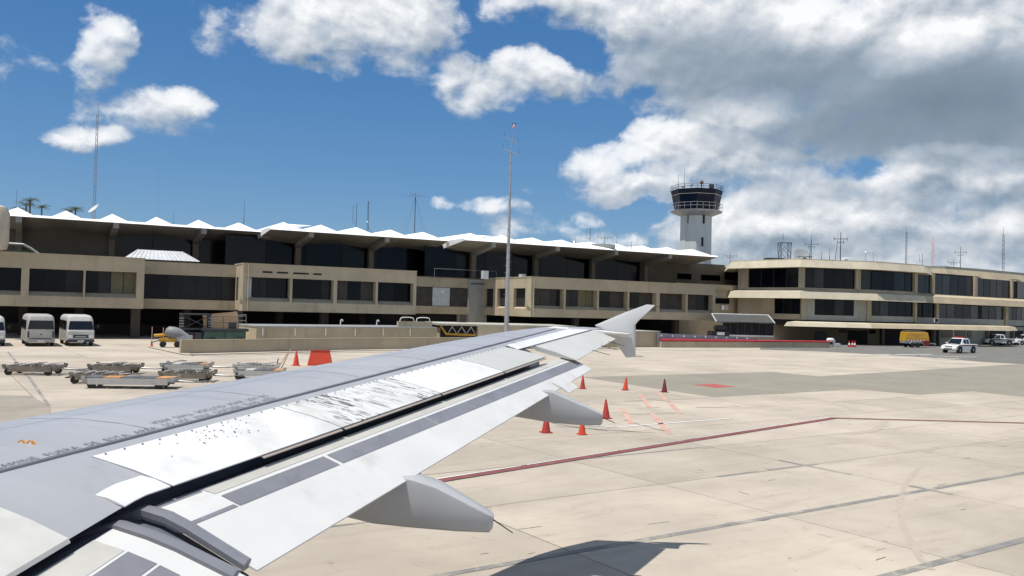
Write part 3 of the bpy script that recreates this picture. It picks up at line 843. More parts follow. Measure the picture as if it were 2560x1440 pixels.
# stencilled lettering
def stencil(txt, b0, b1, size_b, da, flip):
    """one part per stencilled word, laid on the skin"""
    n = len(txt); pos = 0
    for word in txt.split(' '):
        cu = bpy.data.curves.new('t', 'FONT'); cu.body = word; cu.size = 1; cu.space_character = 1.15
        ob = bpy.data.objects.new('t', cu); COL.objects.link(ob)
        dg = bpy.context.evaluated_depsgraph_get()
        me = bpy.data.meshes.new_from_object(ob.evaluated_get(dg)); bpy.data.objects.remove(ob)
        w = max(v.co.x for v in me.vertices)
        s0, s1 = pos / n, (pos + len(word) - .15) / n; pos += len(word) + 1
        for v in me.vertices:
            s, t = s0 + (s1 - s0) * v.co.x / w, v.co.y / .7
            if flip: s, t = 1 - s, 1 - t
            v.co = on_skin(b0 + (b1 - b0) * s, da + size_b * t, .0045)
        me.materials.append(MATS['faded_ink'])
        o = bpy.data.objects.new('stencilled_word', me); COL.objects.link(o); o.parent = plane
mat('skin_seam', (.24, .245, .265), .6, var=.2)
for x in (6.9, 8.3, 9.7, 11.1, 12.4, 13.7):
    L = [[on_skin(x - .005 + .0 * d_, d_ * lechord(x) * .9, .002), on_skin(x + .005, d_ * lechord(x) * .9, .002)] for d_ in (.05, .2, .4, .6, .8, .95)]
    MB().loft(L, cap=False, closed=False).obj('skin_joint', 'skin_seam', plane)
for f0 in (.42, .83):
    L = [[on_skin(x, f0 * lechord(x) - .004, .002), on_skin(x, f0 * lechord(x) + .004, .002)] for x in (1.4, 4, 6, 8, 10, 12, 14, 15)]
    MB().loft(L, cap=False, closed=False).obj('skin_joint', 'skin_seam', plane)
stencil('CAMINE FUERA DE ESTA AREA', 5.62, 6.96, .062, .050, False)
stencil('DO NOT WALK OUTSIDE THIS AREA', 7.03, 8.36, .062, .050, False)
stencil('DO NOT WALK OUTSIDE THIS AREA', 7.02, 8.38, .062, .150, True)
# ------------------------------------------------------------------ terminal building
AL = R(29.0)
fd, fm = Vector((math.cos(AL), math.sin(AL), 0)), Vector((-math.sin(AL), math.cos(AL), 0))
S0 = 98.0
term = empty('terminal_building', fm * S0, AL)
tag(term, 'long tan concrete airport terminal with white folded roof and recessed window bays', 'terminal')
def fac(px, py, s):                    # pixel -> (t, z) on the facade-parallel plane at distance s
    r = ray(px, py); k = s / r.dot(fm); P = CAM + r * k; return P.dot(fd), P.z
def ft(px, s): return fac(px, 720, s)[0]
def fs_at(px, t0):                     # pixel -> s on the cross plane t = t0
    r = ray(px, 740); k = t0 / r.dot(fd); P = CAM + r * k; return P.dot(fm)
# local frame of `term` : x = t, y = s - S0
ZB, ZS, ZO, ZT = 3.2, 4.28, 7.0, 8.55

wrng = random.Random(11)
def frame_fn(o, e, i):
    """local (along, inward, z) -> building coordinates"""
    return lambda x, y, z: (o[0] + e[0] * x + i[0] * y, o[1] + e[1] * x + i[1] * y, z)
def pane(T, x0, x1, y, z0, z1, m_, splits=1, cols=None, frame=True):
    w = MB().box(x0, x1, y, y + .06, z0, z1, T).obj('window', 'void', term)
    n = splits
    for k in range(n):
        a, b_ = x0 + (x1 - x0) * k / n, x0 + (x1 - x0) * (k + 1) / n
        mm = cols[k] if cols and k < len(cols) else m_
        MB().box(a + .04, b_ - .04, y - .02, y, z0 + .05, z1 - .05, T).obj('pane', mm, w)
    return w
def bay(T, L, ops, dep=1.35, m_='tan', panes=None, end0=True, end1=True):
    MB().box(0, L, 0, dep, ZO, ZT - .12, T).obj('upper_spandrel', m_, term)
    MB().box(-.03, L + .03, -.05, dep, ZT - .12, ZT, T).obj('coping', m_, term)
    prof = [(0, ZB), (0, ZS), (.06, ZS + .02), (dep, ZS + .62), (dep, ZB)]
    MB().loft([[T(0, y, z) for y, z in prof], [T(L, y, z) for y, z in prof]]).obj('sill_spandrel', m_, term)
    edges = [0] + [q for o_ in ops for q in o_[:2]] + [L]
    for k in range(0, len(edges), 2):
        a, b_ = edges[k], edges[k + 1]
        if b_ - a > .05: MB().box(a, b_, .003, dep - .01, ZS - .3, ZO + .01, T).obj('pier', m_, term)
    for k, o_ in enumerate(ops):
        sp = panes[k] if panes and k < len(panes) else ['glass', 'glass']
        pane(T, o_[0] - .02, o_[1] + .02, dep - .35, ZS + .3, ZO + .02, 'glass', len(sp), sp)
# left bay
t0, t1 = ft(-70, S0), ft(360, S0)
T1 = frame_fn((t0, 0), (1, 0), (0, 1))
bay(T1, t1 - t0, [(ft(a, S0) - t0, ft(b_, S0) - t0) for a, b_ in ((-55, 52), (72, 208), (213, 341))], panes=[['glass'], ['glass', 'glass', 'glass2'], ['glass', 'glass2', 'curtain', 'curtain']][:3])
tb1 = t1
# middle bay
t0, t1 = ft(607, S0), ft(1041, S0)
T2 = frame_fn((t0, 0), (1, 0), (0, 1))
bay(T2, t1 - t0, [(ft(a, S0) - t0, ft(b_, S0) - t0) for a, b_ in ((616, 725), (731, 834), (843, 940), (945, 1034))],
    panes=[['lightpane', 'glass2', 'glass2', 'glass', 'glass', 'glass'], ['glass', 'glass', 'glass', 'glass2'], ['blind', 'glass', 'blind'], ['glass', 'glass']])
SR1 = 102.0
T2r = frame_fn((t0, SR1 - S0 + .6), (0, -1), (1, 0))
bay(T2r, SR1 - S0 + .6 - 1.36, [(.9, 2.1)], panes=[['glass']])
tb2a, tb2b = t0, t1
# right bay
t0, t1 = ft(1328, S0), ft(1789, S0)
T3 = frame_fn((t0, 0), (1, 0), (0, 1))
bay(T3, t1 - t0, [(ft(a, S0) - t0, ft(b_, S0) - t0) for a, b_ in ((1334, 1410), (1415, 1494), (1498, 1570), (1574, 1642), (1650, 1716), (1720, 1783))],
    panes=[['blind', 'blind', 'glass2'], ['glass2', 'glass2', 'curtain', 'curtain'], ['glass2', 'blind'], ['glass2', 'blind'], ['blind', 'blind'], ['blind', 'glass2']])
s_in = fs_at(1207, t0)
LR = s_in - S0
T3r = frame_fn((t0, LR), (0, -1), (1, 0))
rops = []
for a, b_ in ((1211, 1233), (1243, 1266), (1284, 1313)):
    rops.append((s_in - fs_at(a, t0 + .0), s_in - fs_at(b_, t0 + .0)))
rops = [(max(.1, a), min(b_, LR - 1.5)) for a, b_ in rops]
bay(T3r, LR - 1.36, rops, panes=[['lightpane', 'glass'], ['glass'], ['lightpane', 'glass']])
tb3a, tb3b = t0, t1
# recessed stretches of facade between the bays
def flat(ta, tb, s, specs):
    T = frame_fn((ta, s - S0), (1, 0), (0, 1)); L = tb - ta
    MB().box(0, L, 0, .5, ZO, ZT - .15, T).obj('upper_spandrel', 'tan', term)
    MB().box(0, L, 0, .5, ZB, ZS, T).obj('lower_spandrel', 'tan', term)
    MB().box(0, L, .4, .8, ZS - .1, ZO + .1, T).obj('back_wall', 'void', term)
    pane(T, .02, L - .02, .12, ZS + .01, ZO - .01, 'glass', len(specs), specs)
flat(tb1 + .02, tb2a - .02, SR1, ['glass', 'glass', 'glass2', 'glass2', 'glass2', 'glass2', 'glass2'])
tgw = ft(1170, s_in)
flat(tb2b + .02, tgw, s_in, ['blind', 'blind', 'blind', 'lightpane', 'blind'])
MB().box(tgw, tb3a + .6, LR - .25, LR + 1.2, 0, ZT - .25).obj('stair_wall', 'greywall', term)
MB().box(tgw + .3, tb3a - .1, LR - .35, LR - .25, 7.6, 7.75).obj('cable_bracket', 'darksteel', term)
o = MB().box(0, .55, -.03, .0, 6.2, 6.55, frame_fn((ft(1103, s_in), s_in - S0 + .09), (1, 0), (0, 1))).obj('paper_notice', 'lamp', term)
# ventilation slots in the middle bay
for a, b_ in ((655, 680), (691, 719), (732, 771), (782, 803)):
    MB().box(ft(a, S0), ft(b_, S0), -.02, .02, 7.52, 7.72).obj('vent_slot', 'void', term)
# returns of the left bay, down pipe
MB().tube((tb2a + .55, -.12, ZB), (tb2a + .55, -.12, ZT - .2), .07).obj('down_pipe', 'tan', term)
MB().tube((tb3a + .35, -.12, ZB), (tb3a + .35, -.12, ZT - .2), .07).obj('down_pipe', 'tan', term)
# floor slabs, ground floor
tA, tZ = ft(-90, S0), ft(1800, S0)
for ta_, tb_, y0 in ((tA, tb1 - .05, 1.2), (tb1 - .05, tb2a + .05, SR1 - S0 + .3), (tb2a + .05, tb2b - .05, 1.2), (tb2b - .05, tb3a + .4, LR + .3), (tb3a + .4, tZ, 1.2)):
    MB().box(ta_, tb_, y0, 40, ZB + .06, ZB + .5).obj('first_floor_slab', 'tan_deep_shade', term)
    MB().box(ta_, tb_, y0, 60, ZT - .75, ZT - .45).obj('terrace_slab', 'tan_deep_shade', term)
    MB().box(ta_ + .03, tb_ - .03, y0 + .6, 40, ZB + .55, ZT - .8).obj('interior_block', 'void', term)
MB().box(tA - 8, tZ + 45, 16.0, 16.4, 0, ZB + .1).obj('ground_floor_wall', 'void', term)  # shade of the deep recess put into the near-black wall colour
MB().box(tA, tZ, 14.5, 14.8, 0, 1.15).obj('plinth', 'tan_deep_shade', term)
for px in (335, 592, 806, 1003, 1150):
    t = ft(px + 6, S0 + 2.5)
    MB().box(t - .45, t + .45, 2.1, 3.0, 0, ZB + .1).obj('column', 'tan_deep_shade', term)
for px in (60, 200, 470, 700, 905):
    t = ft(px, S0 + 9); MB().box(t - .4, t + .4, 8.6, 9.4, 0, ZB + .1).obj('column', 'tan_deep_shade', term)
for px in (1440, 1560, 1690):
    t = ft(px, S0 + 3); MB().box(t - .4, t + .4, 2.6, 3.4, 0, ZB + .1).obj('column', 'tan_deep_shade', term)

# upper storey and folded roof
ZE = 13.6
def roof_section(e, pa, pb, beams, glass_px, solid, sides=True, first=0):
    """e: eave distance, pa..pb: end pixels of the eave"""
    y = e - S0; ta, tb = ft(pa, e), ft(pb, e)
    dp = 24
    root = MB()
    n = max(2, round((tb - ta) / 5.12)); st = (tb - ta) / n
    # soffit: drops towards the column line, higher between the columns
    L = []
    for k in range(n * 2 + 1):
        t = ta + (tb - ta) * k / (n * 2)
        ph = min(abs((t - q + 5.1) % 10.2 - 5.1) for q in beams[:1]) / 5.1
        zi = 12.3 + .5 * min(1, ph)
        L.append([(t, y, ZE), (t, y + 7.6, zi), (t, y + 7.6, ZE), (t, y + dp, ZE + .2), (t, y + .55, ZE + .30)])
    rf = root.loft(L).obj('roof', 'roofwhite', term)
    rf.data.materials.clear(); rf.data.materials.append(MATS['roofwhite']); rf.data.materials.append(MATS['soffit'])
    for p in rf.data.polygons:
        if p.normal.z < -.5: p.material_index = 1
    mesh = None
    for k in range(n):
        tm = ta + st * (k + .5)
        if mesh is None:
            b = MB(); h = st * .31
            b.add([(-h, .60, 0), (h, .60, 0), (0, 3.6, 1.08), (0, dp, 1.08), (-h, dp, 0), (h, dp, 0)], [(0, 1, 2), (1, 5, 3, 2), (0, 2, 3, 4), (4, 3, 5), (0, 4, 5, 1)])
            f_ = b.obj('roof_fold', 'roofwhite', rf); mesh = f_.data
        else:
            f_ = bpy.data.objects.new('roof_fold', mesh); COL.objects.link(f_); f_.parent = rf
        f_.location = (tm, y, ZE + .285)
    if sides:                           # folds on the short return side
        for k in range(2):
            b = MB(); h = 2.1
            b.add([(-.6, -h, 0), (-.6, h, 0), (2.0, 0, .95), (6, 0, .95)], [(0, 1, 2), (1, 3, 2), (0, 2, 3)])
            f_ = b.obj('roof_fold', 'roofwhite', rf); f_.location = (ta + .62, y + 4.4 + k * 4.6, ZE + .28)
    for t in beams:
        prof = [(y + .02, ZE - .02), (y + .02, ZE - .70), (y + 6.5, 11.8), (y + 6.5, ZE - .02)]
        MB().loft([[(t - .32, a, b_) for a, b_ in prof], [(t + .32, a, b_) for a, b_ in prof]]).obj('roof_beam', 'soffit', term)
        MB().box(t - .36, t + .36, y + 6.2, y + 6.95, ZT - .5, 12.6).obj('column', 'tan_shaded', term)
    yg = y + 7.3
    ga, gb = ft(glass_px[0], e + 7.3), ft(glass_px[1], e + 7.3)
    w = MB().box(ga, gb, yg + .05, yg + .12, ZT - .45, 13.1).obj('window_wall', 'void', term)
    m = max(1, round((gb - ga) / 5.12))
    for k in range(m):
        a, b_ = ga + (gb - ga) * k / m, ga + (gb - ga) * (k + 1) / m
        MB().box(a + .04, b_ - .04, yg, yg + .05, ZT - .4, 13.05).obj('pane', wrng.choice(('glass', 'glass', 'glass', 'glass2')), w)
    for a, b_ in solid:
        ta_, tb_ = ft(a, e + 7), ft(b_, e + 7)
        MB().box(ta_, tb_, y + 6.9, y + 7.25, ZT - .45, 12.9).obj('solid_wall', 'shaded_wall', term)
    return ta, tb
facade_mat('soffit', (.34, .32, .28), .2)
bt = lambda px, e: ft(px, e)
ra = roof_section(117.0, -30, 655, [bt(p, 117) for p in (506, 285, 40)], (278, 740), [(-40, 278)], sides=False)
rb = roof_section(111.5, 672, 1120, [bt(p, 111.5) for p in (775, 965)], (560, 1190), [])
rcx = roof_section(108.0, 1160, 1795, [bt(p, 108) for p in (1232, 1393, 1540, 1675)], (1060, 1601), [(1600, 1810)])
for e, pa in ((111.5, 672), (108.0, 1160)):     # beam on the return side
    t = ft(pa, e); MB().box(t - .05, t + 1.2, e - S0 + 5.4, e - S0 + 6.2, ZE - .75, ZE - .02).obj('roof_beam', 'soffit', term)
for a, b_ in ((1693, 1728), (1752, 1800)):
    T = frame_fn((0, 16.8), (1, 0), (0, 1)); pane(T, ft(a, 114.8), ft(b_, 114.8), 0, 10.0, 11.0, 'glass', 1)
# terrace things fixed to the building: handrail on the roof terrace
b = MB()
ta_, tb_ = ft(1085, 111.5), ft(1240, 111.5)
b.tube((ta_, 13.5, 9.6), (tb_, 13.5, 9.6), .03); b.tube((ta_, 13.5, ZT - .5), (ta_, 13.5, 9.6), .03); b.tube((tb_, 13.5, ZT - .5), (tb_, 13.5, 9.6), .03)
b.obj('terrace_rail', 'steel', term)
MB().box(tb2b, tb3a + .5, LR - .1, LR + .5, ZT - .2, ZT - .1).obj('terrace_edge', 'tan_shaded', term)
# connecting wall towards the round concourse
ca, cb = tb3b, ft(1850, 112)
MB().box(ca + .1, cb, 9.0, 9.6, 0, 8.2).obj('link_wall', 'tan', term)
MB().box(ca + .1, cb, 8.6, 9.2, 8.2, 9.0).obj('link_parapet', 'tan', term)
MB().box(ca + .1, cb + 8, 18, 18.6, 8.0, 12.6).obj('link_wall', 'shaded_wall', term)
T = frame_fn((0, 8.9), (1, 0), (0, 1))
pane(T, ft(1787, 107), ft(1823, 107), 0, 5.9, 6.8, 'glass', 1)
pane(frame_fn((0, 17.9), (1, 0), (0, 1)), ft(1795, 116), ft(1855, 116), 0, 10.4, 11.9, 'glass', 2)
tag(MB().box(-.5, .5, -.35, .35, 0, .75, frame_fn((ft(1811, 106.7), 8.6), (1, 0), (0, 1))).obj('air_conditioner', 'lightmetal'), 'pale air conditioner on the link wall beside the lean-to roof', 'air conditioner')
ac = bpy.data.objects['air_conditioner']; ac.data.transform(Matrix.Translation((0, 0, 4.9)))
ac.matrix_world = Matrix.Translation(fm * S0) @ Matrix.Rotation(AL, 4, 'Z')

def fw(t, s, z=0.0): return fd * t + fm * s + Vector((0, 0, z))
def fpt(px, py, s):
    t, z = fac(px, py, s); return fw(t, s, z)

# hipped metal roof pavilion on the terrace
pv = empty('roof_pavilion', fpt(400, 655, 110).xy.to_3d() + Vector((0, 0, ZT - .45)), AL)
tag(pv, 'low pavilion with ribbed pale metal hip roof on the terrace above the recessed windows', 'pavilion')
pw = (ft(494, 110) - ft(310, 110)) / 2
hp = MB(); z0, z1 = .72, 1.95
hp.add([(-pw, -3, z0), (pw, -3, z0), (pw, 3, z0), (-pw, 3, z0), (-pw * .62, 0, z1), (pw * .62, 0, z1)], [(0, 1, 5, 4), (1, 2, 5), (2, 3, 4, 5), (3, 0, 4), (0, 3, 2, 1)])
hr = hp.obj('hip_roof', 'lightmetal', pv)
for k in range(15):
    x = -pw * .6 + 1.2 * pw * k / 14
    MB().tube((x * 1.45, -2.95, z0 + .05), (x, -.05, z1 + .02), .025, n=4).obj('roof_rib', 'galv', hr)
MB().box(-pw + .4, pw - .4, -2.6, 2.6, 0, z0 + .1).obj('wall', 'tan_shaded', pv)
# curved glass canopy at the far left of the terrace
cn = empty('terrace_canopy', fw(ft(10, 99.5), 99.5, ZT), AL)
tag(cn, 'grey framed canopy with greenish glass on the terrace beside the solid wall', 'canopy')
cl, cr_ = ft(-60, 99.5) - ft(10, 99.5), ft(95, 99.5) - ft(10, 99.5)
for yy in (0, 3.0):
    MB().path([(cl, yy, .95), (cr_ - 1.4, yy, .88), (cr_ - .7, yy, .5), (cr_, yy, -.02)], .09).obj('frame_rail', 'galv', cn)
MB().add([(cl, 0, .9), (cr_ - 1.4, 0, .83), (cr_ - 1.4, 3, .83), (cl, 3, .9)], [(0, 1, 2, 3)]).obj('glazing', 'glass2', cn)
MB().box(cl, cr_ - 1.0, .1, .2, -.02, .22).obj('green_upstand', 'green', cn)
# tan duct / tank at the very left of the roof
tk = MB().lathe([(.2, 0), (1.0, .15), (1.15, .8), (1.15, 3.6), (.9, 4.2), (.3, 4.4)], 16).obj('roof_tank', 'cream', None, 40)
tk.location = fpt(-12, 610, 96.5).xy.to_3d() + Vector((0, 0, ZT - .02)); tag(tk, 'rounded cream tank standing on the terrace at the left end of the white roof', 'tank')

# ------------------------------------------------------------------ round concourse building on the right
conc = empty('concourse_building', at_depth(2090, 868, 126).xy.to_3d(), 0)
tag(conc, 'three storey cream concourse with faceted overhanging fascias and dark window bands', 'building')
cinv = Matrix.Translation(-conc.location)
KB = 1.075                              # distance of the concourse, from the wheels of the trailer in front of it
def zk(z): return max(0.0, EYE + (z - EYE) * KB)
def cp(px, Y):
    Y = Y * KB; r = ray(px, 780); k = Y / r.y; return Vector((r.x * k, Y, 0))
V = [cp(1812, 147), cp(1827, 131.5), cp(2000, 122.3), cp(2190, 124.3), cp(2306, 129.5), cp(2330, 141)]
def offset(V, d):
    out = []
    for i, p in enumerate(V):
        ns = []
        for a, b_ in ((i - 1, i), (i, i + 1)):
            if 0 <= a and b_ < len(V):
                e = (V[b_] - V[a]).normalized(); ns.append(Vector((e.y, -e.x, 0)))
        n = sum(ns, Vector()).normalized(); out.append(p + n * (d / max(.5, n.dot(ns[0]))))
    return out
def ring(name, V, prof, m_, seg=True):
    """prof: closed list of (offset, z); one mesh per facet"""
    for i in range(len(V) - 1):
        L = []
        for k in (i, i + 1):
            L.append([offset(V, o_)[k] + Vector((0, 0, zk(z))) for o_, z in prof])
        o = MB().loft(L).obj(name, m_ if isinstance(m_, str) else m_[i], conc); o.data.transform(cinv)
def along(V, d, i, f): 
    q = offset(V, d); return q[i].lerp(q[i + 1], f)
def facet_box(name, V, i, f0, f1, d0, d1, z0, z1, m_, par=None):
    P = [along(V, d1, i, f0), along(V, d1, i, f1), along(V, d0, i, f1), along(V, d0, i, f0)]
    o = MB().prism([p + Vector((0, 0, zk(z0))) for p in P], (0, 0, zk(z1) - zk(z0))).obj(name, m_, par or conc); o.data.transform(cinv); return o
def storey(V, z0, z1, wins, wall, piers, d=-1.1):
    for i in range(len(V) - 1):
        facet_box('wall', V, i, 0, 1, d - .5, d - .25, z0, z1, 'void')
    for (i, f0, f1, a, b_, n) in wins:
        w = facet_box('window', V, i, f0, f1, d - .24, d - .16, a, b_, 'void')
        for k in range(n):
            g0, g1 = f0 + (f1 - f0) * k / n, f0 + (f1 - f0) * (k + 1) / n
            e = (f1 - f0) * .02 / n * 2
            facet_box('pane', V, i, g0 + e, g1 - e, d - .16, d - .13, a + .05, b_ - .05, wrng.choice(('glass', 'glass', 'glass2', 'glass3')), w)
    for (i, f0, f1, a, b_, m_) in wall:
        facet_box('wall_panel', V, i, f0, f1, d - .22, d, a, b_, m_)
    for (i, f, wd, a, b_) in piers:
        L = (V[i + 1] - V[i]).length
        facet_box('pier', V, i, f - wd / L / 2, f + wd / L / 2, d - .2, d + .25, a, b_, 'tan')
FZ = [(11.2, 12.4), (6.75, 8.15), (2.75, 3.75)]
ring('roof_fascia', V, [(.55, 11.2), (0, 12.25), (-1.6, 12.25), (-1.6, 11.2)], 'cream')
ring('roof_coping', V, [(-.1, 12.25), (-.1, 12.42), (-1.8, 12.42), (-1.8, 12.25)], 'cream')
ring('floor_fascia', V, [(.55, 6.75), (.1, 7.75), (-1.0, 7.95), (-1.6, 7.95), (-1.6, 6.75)], 'cream')
q = [Vector(p) for p in V]
back = [cp(2420, 165), cp(1900, 175)]
o = MB().prism([(p + Vector((0, 0, zk(12.0)))) for p in offset(V, -1.7) + back], (0, 0, .2)).obj('roof_slab', 'greywall', conc); o.data.transform(cinv)
o = MB().prism([(p + Vector((0, 0, zk(6.8)))) for p in offset(V, -1.5) + back], (0, 0, .3)).obj('floor_slab', 'tan_shaded', conc); o.data.transform(cinv)
storey(V, 8.0, 11.3, [(1, .17, .98, 8.35, 11.2, 4), (2, .03, .77, 8.35, 11.2, 5), (2, .83, 1, 8.35, 11.2, 1), (3, .02, 1, 8.35, 11.2, 4), (4, .05, 1, 8.3, 11.2, 2), (0, .2, .95, 8.4, 11.2, 2)],
       [(i, 0, 1, 7.95, 8.34, 'tan') for i in range(5)] + [(1, 0, .16, 8.34, 11.25, 'tan')], [(2, .012, 1.15, 8.3, 11.25), (2, .80, .9, 8.3, 11.25), (3, .98, .7, 8.3, 11.25), (1, .10, .8, 8.3, 11.25)])
storey(V, 2.9, 6.8, [(1, .60, .985, 4.5, 6.75, 3), (2, .20, .76, 4.45, 6.72, 4), (3, .02, .98, 4.55, 6.72, 5), (4, .05, 1, 4.55, 6.72, 2)],
       [(1, 0, .60, 3.7, 6.8, 'tan'), (1, .60, 1, 3.7, 4.5, 'tan'), (2, 0, .20, 3.7, 6.8, 'pale'), (2, .76, 1, 3.7, 6.8, 'pale'), (2, .20, .76, 3.7, 4.45, 'pale'), (3, 0, 1, 3.7, 4.55, 'pale'), (4, 0, 1, 3.7, 4.55, 'pale')],
       [(2, .05, .9, 3.7, 6.75), (2, .965, .7, 3.7, 6.75), (3, .985, .5, 3.7, 6.75)])
# farther wing of the concourse
V2 = [cp(2268, 140), cp(2362, 139.5), cp(2470, 146), cp(2575, 155), cp(2640, 166)]
ring('roof_fascia', V2, [(.6, 11.3), (0, 12.5), (-1.6, 12.5), (-1.6, 11.3)], 'tan')
ring('roof_coping', V2, [(-.1, 12.5), (-.1, 12.95), (-1.8, 12.95), (-1.8, 12.5)], 'greywall')
V3 = [cp(2300, 131), cp(2362, 134), cp(2470, 141), cp(2575, 149), cp(2680, 160)]
ring('floor_fascia', V3, [(.55, 6.75), (.1, 7.75), (-1.6, 8.15), (-1.6, 6.75)], 'tan')
storey(V3, 8.0, 11.6, [(0, .15, .96, 8.3, 11.4, 3), (1, .04, .95, 8.3, 11.4, 5), (2, .04, .80, 8.3, 11.4, 5), (3, 0, 1, 8.3, 11.4, 4)], [(i, 0, 1, 8.0, 8.3, 'tan') for i in range(4)],
       [(0, .98, .7, 8.2, 11.5), (1, .98, .8, 8.2, 11.5), (2, .84, .5, 8.2, 11.5)], d=-2.2)
storey(V3, 2.9, 6.8, [(0, .05, .40, 4.5, 6.7, 1), (0, .45, .95, 4.5, 6.7, 2), (1, .05, .97, 4.5, 6.7, 5), (2, .05, .55, 4.5, 6.7, 3), (2, .65, 1, 4.5, 6.7, 3), (3, 0, 1, 4.5, 6.7, 5)],
       [(i, 0, 1, 3.5, 4.5, 'pale') for i in range(4)], [(0, .02, .5, 3.5, 6.8), (0, .98, .7, 3.5, 6.8), (2, .60, 1.1, 3.5, 6.8)], d=-1.4)
o = MB().prism([(p + Vector((0, 0, zk(12.3)))) for p in offset(V2, -1.7) + [cp(2640, 190), cp(2340, 190)]], (0, 0, .2)).obj('roof_slab', 'greywall', conc); o.data.transform(cinv)
# ground-floor canopy and ground floor
V4 = [cp(1972, 127.5), cp(1966, 120.8), cp(2178, 121.6), cp(2420, 128.5), cp(2520, 133), cp(2540, 139)]
ring('canopy_fascia', V4, [(.30, 2.78), (-.10, 3.36), (-1.2, 3.5), (-3.6, 3.5), (-3.6, 2.78)], ['cream', 'cream', 'tan', 'tan', 'tan'])
V5 = [cp(1900, 126.5), cp(2010, 127.6), cp(2200, 127.0), cp(2330, 130), cp(2440, 140), cp(2560, 151), cp(2680, 162)]
for i in range(6): facet_box('ground_floor_wall', V5, i, 0, 1, -.3, 0, 0, 3.3, ['tan_shaded', 'tan_shaded', 'void', 'greywall', 'greywall', 'void'][i])
facet_box('doorway', V5, 1, .58, .84, .0, .04, 0, 2.3, 'void')
facet_box('window', V5, 1, .47, .57, .0, .04, 1.9, 2.5, 'glass'); facet_box('window', V5, 1, .86, .95, .0, .04, 1.9, 2.5, 'glass')
facet_box('cabinet', V5, 1, .16, .30, .0, .25, .5, 2.0, 'darksteel')
for f0, f1 in ((.30, .55), (.58, .86), (.89, .99)):
    w = facet_box('window', V5, 3, f0 - .1, f1 - .1, .0, .06, 1.55, 2.65, 'glass')
facet_box('window_mullion', V5, 3, .465, .475, .0, .10, 1.5, 2.7, 'lamp')
facet_box('doorway', V5, 3, .04, .16, .0, .05, 0, 2.6, 'void')
for f0, f1 in ((.25, .60), (.78, .98)): facet_box('doorway', V5, 4, f0, f1, .0, .05, 0, 2.7, 'void')
for (i, f) in ((2, .02), (2, .98), (4, .18), (4, .70)): facet_box('column', V5, i, f, f + .03, .1, .6, 0, 3.2, 'tan_shaded')
# lean-to with metal roof between terminal and concourse
ln = empty('lean_to', cp(1875, 113), R(6))
tag(ln, 'glazed lean-to with sloping grey metal roof between the terminal and the concourse', 'lean-to')
def lp(px, Y): return (cp(px, Y) - cp(1875, 113))
ax, bx = lp(1806, 113).x, lp(1937, 113).x
w = MB().box(ax, bx, .0, .1, 1.35, 3.05).obj('window', 'darksteel', ln)
for k in range(7): MB().box(ax + (bx - ax) * k / 7 + .05, ax + (bx - ax) * (k + 1) / 7 - .05, -.02, 0, 1.4, 3.0).obj('pane', 'glass', w)
MB().box(ax - .3, bx, -.12, .2, 1.15, 1.35).obj('sill', 'lamp', ln)
MB().box(ax - .3, bx, .0, .2, 0, 1.15).obj('wall', 'tan', ln)
MB().add([(bx, -.05, 0), (bx, -.05, 3.1), (bx + 1.9, 6.5, 4.1), (bx + 1.9, 6.5, 0)], [(0, 1, 2, 3)]).obj('side_wall', 'tan', ln)
MB().prism([(ax - 1.2, -.6, 3.12), (bx - .1, -.6, 3.12), (bx + 1.9, 6.5, 4.15), (ax + .6, 6.5, 4.15)], (0, 0, .07)).obj('metal_roof', 'metalroof', ln)
for p, q_ in (((bx - .1, -.62, 3.15), (bx + 1.9, 6.5, 4.2)), ((ax - 1.2, -.62, 3.15), (ax + .6, 6.5, 4.2)), ((ax + .6, 6.5, 4.22), (bx + 1.9, 6.5, 4.22))):
    MB().tube(p, q_, .10, n=6).obj('roof_trim', 'lightmetal', ln)

# ------------------------------------------------------------------ control tower
TD = 186.0; KT = TD / 150
TW = at_depth(1737, 700, TD); TW.z = 0
tower = empty('control_tower', TW, R(12))
tag(tower, 'pale concrete control tower with dark flared glass cab behind the folded roof', 'tower')
def octo(r, z, ph=R(22.5), n=8, sy=1.0):
    r *= KT
    return [(r * math.cos(ph + 2 * math.pi * k / n), sy * r * math.sin(ph + 2 * math.pi * k / n), z) for k in range(n)]
zt = lambda py: at_depth(1740, py, TD).z
MB().loft([octo(2.75, 0), octo(2.68, zt(540))]).obj('shaft', 'tower', tower)
MB().loft([octo(2.68, zt(542)), octo(4.35, zt(533)), octo(4.45, zt(528)), octo(3.6, zt(527))]).obj('walkway', 'steel', tower)
cabz0, cabz1, cabz2 = zt(527), zt(490), zt(478)
cab = MB().loft([octo(3.65, cabz0), octo(4.22, cabz1 - .05)]).obj('cab_glass', 'towerglass', tower)
for k in range(8):
    t = R(22.5) + 2 * math.pi * k / 8
    MB().tube((3.66 * KT * math.cos(t), 3.66 * KT * math.sin(t), cabz0), (4.23 * KT * math.cos(t), 4.23 * KT * math.sin(t), cabz1), .06, n=5).obj('mullion', 'towerband', cab)
MB().loft([octo(4.25, cabz1 - .035), octo(4.29, cabz1 + .035)]).obj('white_trim', 'lamp', tower)
MB().loft([octo(4.27, cabz1 + .06), octo(4.50, cabz2), octo(3.9, cabz2 + .1)]).obj('cab_roof', 'towerband', tower)
def rail(r, z, h, n, name, m_, rr=.03, rows=(1.0, .5)):
    b = MB()
    for fr in rows:
        p = octo(r, z + h * fr)
        for k in range(8): b.tube(p[k], p[(k + 1) % 8], rr, n=5)
    p0 = octo(r, z)
    for k in range(8):
        for j in range(n):
            a = Vector(p0[k]).lerp(Vector(p0[(k + 1) % 8]), j / n); b.tube(a, a + Vector((0, 0, h)), rr, n=5)
    return b.obj(name, m_, tower)
rail(4.42, zt(527), 1.1 * KT, 3, 'walkway_railing', 'galv', .042)
